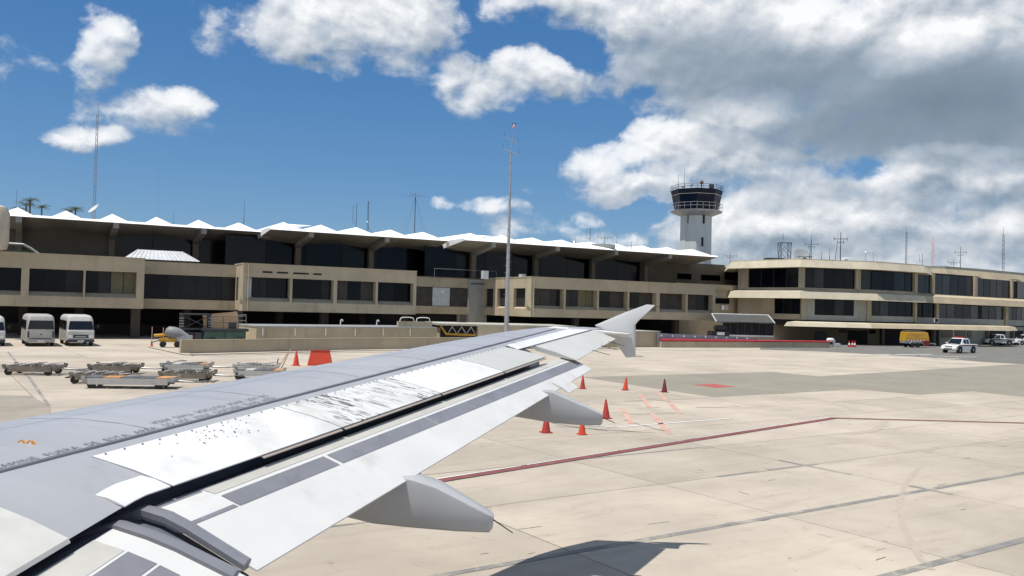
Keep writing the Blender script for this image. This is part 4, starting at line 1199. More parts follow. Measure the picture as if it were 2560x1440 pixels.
rail(4.5, cabz2, .78 * KT, 3, 'roof_railing', 'darksteel', .04)
for k, (x, y, dz) in enumerate(((.37, -3.19, zt(551)), (-2.5, -1.8, zt(551)), (.15, -3.22, zt(607)))):
    MB().box(x - .2, x + .2, y, y + .6, dz - .95, dz + .95).obj('slit_window', 'void', tower)
tag(MB().lathe([(.1, 0), (.14, .9), (.36, 1.0), (.40, 1.35), (.25, 1.6), (.05, 1.65)], 12).obj('beacon', 'beacon', None, 40), 'red rotating beacon on the control tower roof', 'beacon').location = TW + Vector((.15 * KT, -3.2 * KT, cabz2 + .1))
sp = MB().lathe([(.02, -.35), (.33, -.2), (.4, 0), (.33, .2), (.02, .35)], 12).obj('roof_floodlight', 'lightmetal', None, 40)
tag(sp, 'small white dome on the left of the control tower roof railing', 'dome'); sp.location = TW + Vector((-2.9 * KT, -2.4 * KT, cabz2 + .55))
sp2 = sp.copy(); COL.objects.link(sp2); tag(sp2, 'small white dome between the whip aerials and the beacon on the tower', 'dome'); sp2.location = TW + Vector((-1.5 * KT, -3.0 * KT, cabz2 + .85))
for o_ in (sp, sp2):
    pass
tag(MB().box(-.5, .5, -.2, .2, 0, .85).obj('equipment_box', 'darksteel'), 'dark equipment box on the control tower roof railing', 'box').location = TW + Vector((1.8 * KT, -3.4 * KT, cabz2 + .1))
# ------------------------------------------------------------------ low walls and ramps in front of the terminal
def wall_line(name, pts, h, th, m_, label, cat='wall', copem=None):
    """pts: front base points on the ground"""
    root = empty(name, pts[0]); tag(root, label, cat)
    pts = [p - pts[0] for p in pts]
    for a, b_ in zip(pts, pts[1:]):
        d = (b_ - a).normalized(); n = Vector((-d.y, d.x, 0))
        MB().prism([a, b_, b_ + n * th, a + n * th], (0, 0, h)).obj('wall_panel', m_, root)
        if copem: MB().prism([a - n * .04 + Vector((0, 0, h)), b_ - n * .04 + Vector((0, 0, h)), b_ + n * (th + .04) + Vector((0, 0, h)), a + n * (th + .04) + Vector((0, 0, h))], (0, 0, .06)).obj('coping', copem, root)
    return root
wall_line('boundary_wall', [gp(452, 884), gp(860, 874.5), gp(1180, 869), gp(1570, 868.5)], 1.03, .25, 'tan', 'long low tan wall along the apron behind the orange barrier', copem='tan')
kb = struct(strip('kerb', [gp(380, 868), gp(470, 887), gp(860, 877.5), gp(1180, 872), gp(1570, 871)], .9, .05, 'slab'))
struct(strip('dark_kerb_line', [gp(395, 872), gp(485, 889.5), gp(860, 882), gp(1180, 876), (gp(1570, 875)), gp(1800, 876)], .22, .012, 'crack'))  # thin dark line along the foot of the kerb
# raised ramp block behind the wall
RB0, RB1 = gp(640, 860), gp(1092, 858)
rd = (RB1 - RB0).normalized(); rn = Vector((-rd.y, rd.x, 0)); RL = (RB1 - RB0).length
ramp = empty('loading_ramp', RB0, math.atan2(rd.y, rd.x)); tag(ramp, 'raised tan concrete loading ramp with grey top behind the low boundary wall', 'ramp')
MB().box(0, RL, 0, 7, 0, 1.72).obj('ramp_block', 'tan', ramp)
MB().box(-.05, RL, -.05, 7.05, 1.72, 1.84).obj('ramp_top', 'galv', ramp)
for k in range(6):
    x = RL * (.03 + k * .16); MB().tube((x, -.10, .85), (x, -.10, 1.62), .045, n=6).obj('conduit', 'lamp', ramp)
def bent_pipe(px, py):
    p = gp(px, 855) ; o = MB().path([(0, 0, 0), (0, 0, .55), (.08, 0, .68), (.22, 0, .66), (.24, 0, .5)], .07, 8).obj('vent_pipe', 'lightmetal', None, 40)
    o.location = RB0 + rd * ((px - 640) / (1110 - 640) * RL * .98) + rn * 2.2 + Vector((0, 0, 1.84)); return o
tag(bent_pipe(870, 0), 'white bent vent pipe rising from the middle of the loading ramp', 'pipe')
tag(bent_pipe(970, 0), 'white bent vent pipe on the loading ramp next to the hoop railing', 'pipe')
hb = empty('stair_head', RB0 + rd * (RL * .78) + rn * .8 + Vector((0, 0, 1.84)), math.atan2(rd.y, rd.x)); tag(hb, 'low tan parapet with rounded white hoop railings on the loading ramp', 'railing')
MB().box(0, RL * .21, 0, .3, 0, .62).obj('parapet', 'tan', hb)
for k in range(2):
    a = RL * .21 * (.06 + k * .48); b_ = a + RL * .21 * .42
    MB().path([(a, .15, .55), (a + .12, .15, .98), (a + .5, .15, 1.08), (b_ - .5, .15, 1.08), (b_ - .12, .15, .98), (b_, .15, .55)], .05).obj('hoop_rail', 'lamp', hb)
# flat-roofed block with yellow truss mouth
BK = gp(1100, 857); bk = empty('service_block', BK, R(14)); tag(bk, 'low flat-roofed concrete block with yellow truss opening beside the lamp mast', 'block')
BW = 10.2
MB().box(0, BW, .6, 9, 0, 1.75).obj('wall', 'tan', bk)
MB().box(-.3, BW + 6.5, -.3, 11, 2.05, 2.28).obj('roof_slab', 'pale', bk)
MB().box(BW * .44, BW + 6.2, 0, 9, 0, 2.05).obj('wall', 'cream', bk)
MB().box(.1, BW * .43, .5, .65, .4, 2.05).obj('dark_opening', 'void', bk)
tr = MB(); x1_ = BW * .42
tr.tube((.05, .2, 2.0), (.75, .2, 1.02), .13, n=5); tr.tube((.70, .2, 1.05), (x1_, .2, .98), .13, n=5)
tr.obj('yellow_truss', 'yellow', bk)
tr = MB(); xs = [.9 + (x1_ - .9) * k / 6 for k in range(7)]
for k in range(6): tr.tube((xs[k], .3, 1.05 if k % 2 == 0 else 1.95), (xs[k + 1], .3, 1.95 if k % 2 == 0 else 1.05), .07, n=5)
tr.obj('truss_web', 'galv', bk)
# end block and the grey guard rail with red pipe towards the right
E0 = gp(1570, 868.5); E1 = gp(1653, 868)
ed = (E1 - E0).normalized(); en = Vector((-ed.y, ed.x, 0))
eb = empty('end_block', E0, math.atan2(ed.y, ed.x)); tag(eb, 'tan concrete block where the boundary wall meets the red pipe rail', 'block')
EL_ = (E1 - E0).length
MB().box(-9, EL_, 0.3, 5, 0, 1.80).obj('block', 'tan', eb); MB().box(-9.1, EL_ + .1, .2, 5.1, 1.80, 1.95).obj('cap', 'pale', eb)
PW = [gp(1653, 869), gp(2075, 869.5)]
pd = (PW[1] - PW[0]).normalized(); pn = Vector((-pd.y, pd.x, 0)); PL = (PW[1] - PW[0]).length
pr = empty('pipe_rail', PW[0], math.atan2(pd.y, pd.x)); tag(pr, 'red pipe on a low tan kerb wall with grey rail behind it', 'pipe rail')
MB().box(0, PL, 0, .35, 0, .72).obj('kerb_wall', 'tan', pr)
MB().tube((0, .1, .92), (PL, .1, .80), .16, .15, 10).obj('red_pipe', 'pipe_red', pr, 40)
MB().prism([(0, .55, .0), (PL * .56, .55, .0), (PL * .56, .55, 1.25), (0, .55, 1.72)], (0, .2, 0)).obj('grey_rail', 'rail_grey', pr)
for k in range(9): MB().tube((PL * .06 * k + .4, .5, 1.35 - .03 * k), (PL * .06 * k + .4, .5, 1.50 - .03 * k), .09, n=6).obj('bolt_head', 'lamp', pr)
for k in range(3): MB().box(PL * (.2 + .27 * k), PL * (.2 + .27 * k) + .15, -.1, 0, 0, .75).obj('pipe_bracket', 'galv', pr)
hy = empty('pipe_valve', gp(2085, 867), 0.3); tag(hy, 'white valve head at the right end of the red pipe', 'valve')
MB().lathe([(.1, 0), (.26, .1), (.3, .5), (.26, 1.0), (.1, 1.2)], 12, (-1.2, 0, .95), 'x').obj('valve_body', 'lamp', hy, 40)
MB().tube((0, 0, 0), (0, 0, .95), .16, n=10).obj('stand_pipe', 'lightmetal', hy, 40)
MB().box(-.1, .9, -.3, .3, .12, .5).obj('elbow_block', 'lightmetal', hy, bevel=.05); MB().box(-.3, 1.0, -.35, .35, 0, .12).obj('base', 'pale', hy)

# ------------------------------------------------------------------ lamp mast
LP = gp(1264.5, 872); mast = empty('lamp_mast', LP); tag(mast, 'tall tapered galvanised mast with cross arms and obstruction light', 'mast')
mz = lambda py: at_depth(1275, py, LP.y).z
MB().tube((0, 0, 0), (0, 0, mz(378)), .27, .085, 12).obj('pole', 'galv', mast, 40)
b = MB()
for k in range(44):
    z = 3 + k * (mz(400) - 3) / 44; s_ = -1 if k % 2 else 1; r = .27 - .185 * z / mz(378)
    b.tube((s_ * r, 0, z), (s_ * (r + .16), 0, z), .018, n=4)
b.obj('step_bolts', 'steel', mast)
for z0, L_ in ((mz(380), .85), (mz(351), .75)):
    MB().tube((-L_, 0, z0 + .35), (L_, 0, z0 - .28), .035, n=5).obj('cross_arm', 'steel', mast)
    for s_ in (-1, 1): MB().tube((s_ * L_, 0, z0 - s_ * .3), (s_ * L_, 0, z0 - s_ * .3 + .6), .02, n=4).obj('insulator', 'darksteel', mast)
MB().tube((0, 0, mz(378)), (.25, 0, mz(320)), .04, .02, 6).obj('lamp_stem', 'galv', mast)
o = MB().lathe([(.05, 0), (.16, .05), (.17, .25), (.08, .36)], 10).obj('obstruction_light', 'coneband', mast, 40); o.location = (.25, 0, mz(320))
for s_ in (-1, 1): MB().tube((.25 + s_ * .14, 0, mz(320) + .3), (.25 + s_ * .14, 0, mz(320) + .55), .05, n=6).obj('lamp_head', 'darksteel', mast)
MB().tube((0, 0, mz(511)), (.35, -.1, mz(511) + .05), .05).obj('camera_arm', 'lamp', mast)

# ------------------------------------------------------------------ aerials on and behind the roofs
def aerial(px, ytop, ybase, Y, kind, label, base_z, w=.045, name=None, lean=0.0, m_='darksteel'):
    bx_ = at_depth(px, ybase, Y); top = at_depth(px, ytop, Y).z
    o = empty(name or {'whip': 'whip_aerial', 'cross': 'dipole_mast', 'lattice': 'lattice_mast', 'guyed': 'guyed_aerial', 'yagi': 'dipole_mast'}[kind], (bx_.x, bx_.y, base_z))
    tag(o, label, 'antenna')
    h = top - base_z
    if kind == 'whip':
        MB().tube((0, 0, 0), (lean * h, 0, h * .55), w, w * .8, 5).obj('mast', m_, o); MB().tube((lean * h, 0, h * .55), (lean * h * 1.6, 0, h), w * .55, w * .3, 5).obj('whip', m_, o)
    elif kind == 'cross':
        MB().tube((0, 0, 0), (0, 0, h), w, w * .6, 6).obj('mast', m_, o)
        for f, L_ in ((.80, 1.1), (.70, .5)):
            MB().tube((-L_, 0, h * f), (L_, 0, h * f + .05), w * .6, n=5).obj('cross_arm', m_, o)
            for s_ in (-1, 1): MB().tube((s_ * L_, 0, h * f - .25), (s_ * L_, 0, h * f + .35), w * .5, n=4).obj('dipole', m_, o)
    elif kind == 'yagi':
        MB().tube((0, 0, 0), (0, 0, h), w, w * .6, 6).obj('mast', m_, o)
        MB().path([(0, 0, h * .5), (-.55, 0, h * .5), (-.55, 0, h * .95)], w * .5, 4).obj('side_dipole', m_, o)
    elif kind == 'lattice':
        r = w * 5; n = max(4, int(h / (r * 3)))
        c = [(r * math.cos(R(90 + 120 * k)), r * math.sin(R(90 + 120 * k))) for k in range(3)]
        b = MB()
        for x, y in c: b.tube((x, y, 0), (x * .6, y * .6, h), w * .6, n=4)
        for k in range(n):
            z0, z1 = h * k / n, h * (k + 1) / n; f0, f1 = 1 - .4 * k / n, 1 - .4 * (k + 1) / n
            for j in range(3):
                a, d_ = c[j], c[(j + 1) % 3]; b.tube((a[0] * f0, a[1] * f0, z0), (d_[0] * f1, d_[1] * f1, z1), w * .4, n=3)
        b.obj('lattice', m_, o)
        MB().tube((0, 0, h), (0, 0, h * 1.06), w * .5, n=4).obj('tip', m_, o)
    elif kind == 'guyed':
        MB().tube((0, 0, 0), (0, 0, h), w, w, 6).obj('mast', m_, o)
        MB().lathe([(.05, 0), (.28, .12), (.28, .22), (.05, .3)], 8, (0, 0, h - .5)).obj('hub', 'steel', o)
        for k in range(6):
            t = R(15 + 60 * k); MB().tube((0, 0, h - .3), (2.6 * math.cos(t), 2.6 * math.sin(t), h - .38), .018, .008, 4).obj('radial', m_, o)
        for k in range(4):
            t = R(40 + 90 * k); MB().tube((0, 0, h - .6), (3.0 * math.cos(t), 1.5 * math.sin(t), .1), .010, n=3).obj('guy_wire', m_, o)
    return o
ZR = ZE + .35
aerial(236, 285, 520, 250, 'lattice', 'very tall slender lattice mast rising beyond the white dish', 0, .11, m_='steel')
aerial(609, 498, 573, 130, 'whip', 'lone whip aerial above the white roof where the roof steps forward', ZR, .06)
aerial(394, 418, 556, 260, 'whip', 'faint thin mast far beyond the white roof between the tallest mast and the lone whip', 0, .05, m_='steel')
aerial(433, 529, 562, 138, 'whip', 'very short thin aerial on the white roof beside the faint mast', ZR, .04)
aerial(890, 509, 575, 134, 'yagi', 'pole aerial with a side dipole on the white roof', ZR, .06)
o = aerial(919, 503, 578, 136, 'lattice', 'small lattice mast with a diagonal brace on the white roof', ZR, .035)
MB().tube((.1, 0, 2.6), (1.8, 0, 0), .03, n=4).obj('brace', 'darksteel', o); MB().lathe([(.05, -.1), (.16, 0), (.05, .1)], 8, (-.05, -.2, 3.4)).obj('small_dish', 'lamp', o)
aerial(1036, 484, 586, 136, 'guyed', 'guyed aerial with flat radial spokes above the white roof', ZR, .07)
aerial(1475, 570, 604, 136, 'yagi', 'small dipole aerial on the roof between the lamp mast and the tower', ZR, .05)
aerial(1511, 587, 610, 134, 'cross', 'stubby lamp-topped rod beside the grey roof hatch', ZR, .04, name='roof_lamp')
aerial(1542, 587, 612, 134, 'whip', 'thin short rod right of the grey roof hatch', ZR, .04)
aerial(1578, 604, 617, 135, 'whip', 'tiny aerial close to the control tower on the white roof', ZR, .06)
def dish(px, py, Y, r, label, base_z, tilt, rz, m_='roofwhite', rot3=None):
    c = at_depth(px, py, Y); o = empty('satellite_dish', (c.x, c.y, base_z)); tag(o, label, 'dish')
    z = c.z - base_z
    prof = [(r * .02, -.22 * r), (r * .5, -.16 * r), (r * .85, -.03 * r), (r, .06 * r), (r * .97, .07 * r), (r * .5, -.10 * r), (r * .02, -.16 * r)]
    d_ = MB().lathe(prof, 24, cap=False).obj('reflector', m_, o, 40); d_.location = (0, 0, z); d_.rotation_euler = rot3 or (tilt, 0, rz)
    MB().tube((0, 0, 0), (0, 0, max(.1, z - .15 * r)), .09, n=8).obj('post', 'galv', o)
    return o
dish(234, 521, 124, .95, 'white dish tilted to the sky on the terminal roof ridge', ZR + .4, R(62), R(60), rot3=(R(14), R(-42), 0))
dish(1437, 604, 119, .34, 'small dark grey dish on the white roof eave', ZR, R(50), R(-40), 'steel')
hz = MB().box(-1.8, 1.8, -.8, .8, 0, .55).obj('roof_hatch', 'greywall'); tag(hz, 'flat grey hatch box on the folded roof before the tower', 'hatch'); p = at_depth(1508, 612, 133); hz.location = (p.x, p.y, ZR)
p = at_depth(208, 515, 123); o = empty('roof_lamp', (p.x, p.y, ZR)); tag(o, 'small white flood lamp on a thin post beside the tilted white dish', 'lamp')
MB().tube((0, 0, 0), (0, 0, at_depth(208, 519, 123).z - ZR), .035, n=5).obj('post', 'galv', o); MB().box(-.28, .28, -.1, .1, 0, .16).obj('head', 'lamp', o); o.children[1].location.z = at_depth(208, 519, 123).z - ZR
aerial(40, 475, 528, 150, 'whip', 'red topped pole beyond the left end of the white roof', 0, .07, name='tall_pole', m_='maroon')
# concourse roof
ZC, ZC2 = zk(12.2), zk(12.5)
def cage(px, y0, Y):
    o = empty('lattice_tower', at_depth(px, 640, Y).xy.to_3d() + Vector((0, 0, ZC))); tag(o, 'squat square lattice tower with cross bracing on the concourse roof', 'antenna')
    h = at_depth(px, y0, Y).z - ZC; b = MB(); r0, r1 = .75, .85
    C4 = [(-1, -1), (1, -1), (1, 1), (-1, 1)]
    for k in range(4):
        a, d_ = C4[k], C4[(k + 1) % 4]
        b.tube((a[0] * r0, a[1] * r0, 0), (a[0] * r1, a[1] * r1, h), .06, n=4)
        for f0, f1 in ((0, .5), (.5, 1)):
            b.tube((a[0] * r0, a[1] * r0, h * f0), (d_[0] * r1, d_[1] * r1, h * f1), .035, n=4)
            b.tube((d_[0] * r0, d_[1] * r0, h * f0), (a[0] * r1, a[1] * r1, h * f1), .035, n=4)
        b.tube((a[0] * r1, a[1] * r1, h), (d_[0] * r1, d_[1] * r1, h), .05, n=4)
    b.obj('lattice', 'darksteel', o)
    MB().tube((-.3, 0, h), (-.25, 0, h + 1.6), .03, n=4).obj('whip', 'darksteel', o)
cage(1961, 607, 142)
aerial(2022, 577, 642, 143, 'whip', 'tall leaning whip aerial beside the round mesh dish', ZC, .05, lean=.05)
aerial(2028, 598, 642, 144, 'cross', 'short dipole mast standing against the round mesh dish', ZC, .06)
aerial(2054, 625, 642, 140, 'whip', 'plain short pole between the mesh dish and the leaning whip pair', ZC, .06)
aerial(2074, 623, 642, 140, 'whip', 'short pole at the foot of the double mast', ZC, .06)
aerial(2086, 575, 640, 143, 'whip', 'longest leaning whip on the concourse roof', ZC, .05, lean=.07)
aerial(2101, 581, 640, 143, 'cross', 'cross-armed dipole mast beside the half dome', ZC, .09)
aerial(2265, 580, 650, 200, 'lattice', 'slender lattice mast behind the step in the concourse roof', 0, .055)
aerial(2306, 632, 668, 158, 'yagi', 'short post aerial where the farther roof begins', ZC2, .05)
aerial(2331, 606, 668, 170, 'lattice', 'red and white banded mast behind the farther concourse roof', 0, .075, m_='coneband')
aerial(2384, 649, 672, 168, 'cross', 'tiny cross aerial on the farther concourse roof', ZC2, .05)
aerial(2401, 617, 672, 168, 'cross', 'taller cross aerial on the farther concourse roof', ZC2, .07)
aerial(2507, 585, 680, 175, 'lattice', 'rightmost tall lattice mast beyond the farther roof', 0, .06)
aerial(1825, 633, 655, 148, 'cross', 'low bracket aerial at the left end of the concourse roof', ZC - .5, .05)
def mesh_dome(px, py, Y, r, label, half):
    c = at_depth(px, py, Y); o = empty('mesh_dish' if not half else 'radome', (c.x, c.y, ZC)); tag(o, label, 'dish' if not half else 'dome')
    if half:
        MB().lathe([(r * math.cos(t), r * .75 * math.sin(t)) for t in [R(a) for a in (0, 15, 30, 45, 60, 75, 89)]], 24).obj('shell', 'mesh_dish', o, 60)
        MB().tube((-.2, -r, 0), (-.2, -r * .9, .9), .04, n=5).obj('feed_rod', 'darksteel', o)
    else:
        d_ = MB().lathe([(.02, -.3), (r * .5, -.22), (r, .1), (r * .98, .12), (r * .5, -.16), (.02, -.24)], 28, cap=False).obj('reflector', 'mesh_dish', o, 50)
        d_.location = (0, 0, r * .75); d_.rotation_euler = (R(62), 0, R(10))
        b = MB()
        for x in (-.9, .9): b.tube((x, -1.0, 0), (x, -1.0, r * .8), .05, n=5)
        b.tube((-1.3, -1.0, r * .8), (1.5, -1.0, r * .8), .05, n=5); b.tube((-1.2, -1.1, r * .45), (1.1, -1.1, r * .45), .05, n=5)
        b.obj('support_frame', 'darksteel', o); MB().lathe([(.05, -.2), (.4, -.1), (.4, .1), (.05, .2)], 12, (0, -1.1, r * .5), 'y').obj('feed_horn', 'darksteel', o)
mesh_dome(2006, 634, 144, 1.65, 'round grey mesh dish with dark feed frame on the concourse roof', False)
mesh_dome(2117, 640, 145, 2.1, 'pale half dome rising from the concourse roof', True)
for px, py, r, lb in ((1876, 641, 1.0, 'flat round vent cap near the left end of the concourse roof'), ):
    p = at_depth(px, 645, 143); o = MB().lathe([(.3, 0), (.3, .3), (r, .35), (r * .6, .5)], 14).obj('roof_ventilator', 'galv', None, 40); o.location = (p.x, p.y, ZC); tag(o, lb, 'vent')
p = at_depth(1935, 640, 140); o = MB().box(-1.5, 1.5, -.8, .8, 0, .75).obj('roof_unit', 'darksteel', bevel=.05); o.location = (p.x, p.y, ZC); tag(o, 'long dark plant unit beside the squat lattice tower', 'plant unit')
for px, y0, lb in ((2164, 631, 'round white camera globe on a thin post on the concourse roof'), (2183, 627, 'white bracket lamp on a post at the concourse roof bend')):
    p = at_depth(px, 645, 137); h = at_depth(px, y0, 137).z - ZC; o = empty('roof_lamp', (p.x, p.y, ZC)); tag(o, lb, 'lamp')
    MB().tube((0, 0, 0), (0, 0, h), .035, n=5).obj('post', 'galv', o)
    if px == 2164: MB().lathe([(.02, -.2), (.15, -.13), (.2, 0), (.15, .13), (.02, .2)], 10, (0, 0, h)).obj('globe', 'lamp', o, 60)
    else: MB().box(-.4, .1, -.08, .08, h - .08, h + .05).obj('head', 'lamp', o)
for k, (dx, y0, lb) in enumerate(((-3.55, 443, 'shorter ball-tipped whip at the left of the tower cab roof'), (-2.5, 428, 'tallest whip on the tower cab roof'), (-1.3, 449, 'whip with a forked tip near the tower beacon'))):
    o = empty('whip_aerial', TW + Vector((dx * KT, -1.5 * KT, cabz2 + .05))); tag(o, lb, 'antenna'); h = zt(y0) - cabz2
    MB().tube((0, 0, 0), (0, 0, h), .05, .025, 5).obj('rod', 'darksteel', o); MB().lathe([(.02, -.1), (.09, 0), (.02, .1)], 6, (0, 0, h if k == 0 else h * .5)).obj('collar', 'darksteel', o)
# palms far beyond the terminal
PALM = ['palm with a low crown beside the red topped pole', 'double-stemmed looking tall palm between the red topped pole and the first roof peak', 'palm whose crown just clears the first white roof peak', 'lean palm left of the flood lamp post behind the roof', 'palm nearest the flood lamp post behind the roof', 'palm standing behind the red topped pole']
def palm(px, ytop, Y, label, seed):
    rr = random.Random(seed); c = at_depth(px, ytop + 12, Y); o = empty('palm_tree', (c.x, c.y, 0)); tag(o, label, 'tree', 'palms beyond the terminal roof')
    h = c.z; tr_ = MB(); pts = [Vector((.3 * math.sin(k * .5 + seed), 0, h * k / 6)) for k in range(7)]
    tr_.loft([[p + Vector(((.30 - .025 * i) * math.cos(t), (.30 - .025 * i) * math.sin(t), 0)) for t in [2 * math.pi * j / 7 for j in range(7)]] for i, p in enumerate(pts)]).obj('trunk', 'bark', o, 40)
    b = MB()
    for k in range(15):
        t = 2 * math.pi * k / 15 + rr.uniform(-.2, .2); up_ = rr.uniform(.1, 1.0); L_ = rr.uniform(1.6, 2.3)
        prev = pts[-1]; d_ = Vector((math.cos(t), math.sin(t), up_)).normalized(); sdir = Vector((-math.sin(t), math.cos(t), 0))
        for s_ in range(6):
            nx = prev + d_ * (L_ / 6); w0 = .34 * (1 - abs(s_ - 2) / 5)
            for sg in (-1, 1):
                for q in range(2):
                    a = prev.lerp(nx, q * .5); b.add([a, a + (nx - prev) * .22, a + sdir * sg * (w0 + .25) + Vector((0, 0, -.28)) + (nx - prev) * .5], [(0, 1, 2)])
            prev = nx; d_ = (d_ + Vector((0, 0, -.24))).normalized()
    b.obj('crown', 'palm_leaf', o)
for k, (px, y, Y) in enumerate(((65, 500, 175), (78, 489, 165), (108, 506, 190), (176, 515, 190), (187, 509, 180), (41, 512, 185))):
    palm(px, y, Y, PALM[k], k)
# hills at the far right
b = MB(); L = []
for k in range(41):
    x = -200 + k * 40; z = 26 + 14 * math.sin(k * .5) + 8 * math.sin(k * 1.3 + 1) + (14 if x > 500 else 0)
    L.append([(x, 1500 - k * 3, -2), (x, 1560 - k * 3, z), (x, 1800, z * .9), (x, 1900, -2)])
struct(b.loft(L).obj('hills', 'hill', None, 60))

# ------------------------------------------------------------------ traffic cones and barrier
def cone(loc, h, m_, base_m, label, group=None, tilt=0.0, post=False, rz=.3, band=None):
    o = empty('traffic_cone', loc, rz); tag(o, label, 'cone', group)
    k = h / .74
    bs = MB().box(-.19 * k, .19 * k, -.19 * k, .19 * k, 0, .035 * k).obj('base', base_m, o, bevel=.012)
    c = MB().lathe([(.155 * k, .034 * k), (.15 * k, .06 * k), (.035 * k, .72 * k), (.028 * k, .74 * k), (.010, .735 * k)], 20).obj('cone_body', m_, o, 50)
    c.rotation_euler = (0, tilt, 0)
    if band: MB().lathe([(.117 * k, .25 * k), (.081 * k, .45 * k)], 20, cap=False).obj('reflective_band', band, c, 50); 
    if band: c.children[0].scale = (1.03, 1.03, 1)
    if post: MB().tube((0, 0, .7 * k), (0, 0, 1.75), .035, n=6).obj('marker_post', 'coneband', o)
    return o
cone(gp(1456.5, 972), .72, 'cone_red', 'cone_red', 'dark red traffic cone at the pointed end of the dark concrete panel, outermost of three', tilt=0)
cone(gp(1563, 975.5), .72, 'orange', 'cone_red', 'slightly leaning orange traffic cone, middle of the row of three along the dark panel', tilt=.07)
cone(gp(1661, 980.5), .72, 'maroon', 'maroon', 'dark maroon traffic cone at the top end of the pink line')
cone(gp(1515, 1046), .76, 'cone_red', 'cone_red', 'orange-red traffic cone just beyond the tail of the outer flap fairing', tilt=-.03)
cone(gp(1365, 1081.5), .74, 'cone_red', 'cone_red', 'dark red traffic cone partly hidden by the outer flap fairing')
cone(gp(1455, 1086), .62, 'orange', 'orange', 'bright orange traffic cone under the tail of the outer flap fairing')
cone(gp(740, 914), 1.02, 'orange', 'orange', 'large bright orange traffic cone beside the orange barrier', rz=.5)
for px, py, lb in ((379, 866, 'small orange cone with marker post nearest the parked minibuses'), (407, 868, 'small orange cone with marker post below the grey mixer drum'), (447, 867, 'small orange cone with marker post at the end of the boundary wall')):
    cone(gp(px, py), .55, 'orange', 'orange', lb, post=True)
for k, (px, py) in enumerate(((2123, 867.5), (2131, 867.5), (2137, 868))):
    cone(gp(px, py), .95, 'redlight', 'redlight', 'red and white striped cone in the cluster of three before the concourse door', 'striped cones by the door', band='lamp')
bp = gp(800, 914); br = empty('plastic_barrier', bp, .05); tag(br, 'orange-red ribbed plastic road barrier beside the large orange cone', 'barrier')
BL = 1.62
prof = lambda w: [(-w, -.30, 0), (w, -.30, 0), (w, .30, 0), (-w, .30, 0)]
L = [[(x, y, z) for x, y, z in ((-w, -d_, z), (w, -d_, z), (w, d_, z), (-w, d_, z))] for w, d_, z in ((BL / 2, .26, 0), (BL / 2, .26, .12), (BL / 2 * .80, .13, .90), (BL / 2 * .76, .12, 1.0))]
MB().loft(L).obj('barrier_body', 'orange', br)
for k in range(9):
    x = -.56 + k * .14; MB().loft([[(x * 1.15 - .03, -.275, .1), (x * 1.15 + .03, -.275, .1), (x * 1.15 + .03, -.25, .1)], [(x - .03, -.145, .88), (x + .03, -.145, .88), (x + .03, -.12, .88)]]).obj('rib', 'orange', br)
MB().box(-BL * .4, BL * .4, -.15, .15, 1.0, 1.07).obj('top_lip', 'cone_red', br)

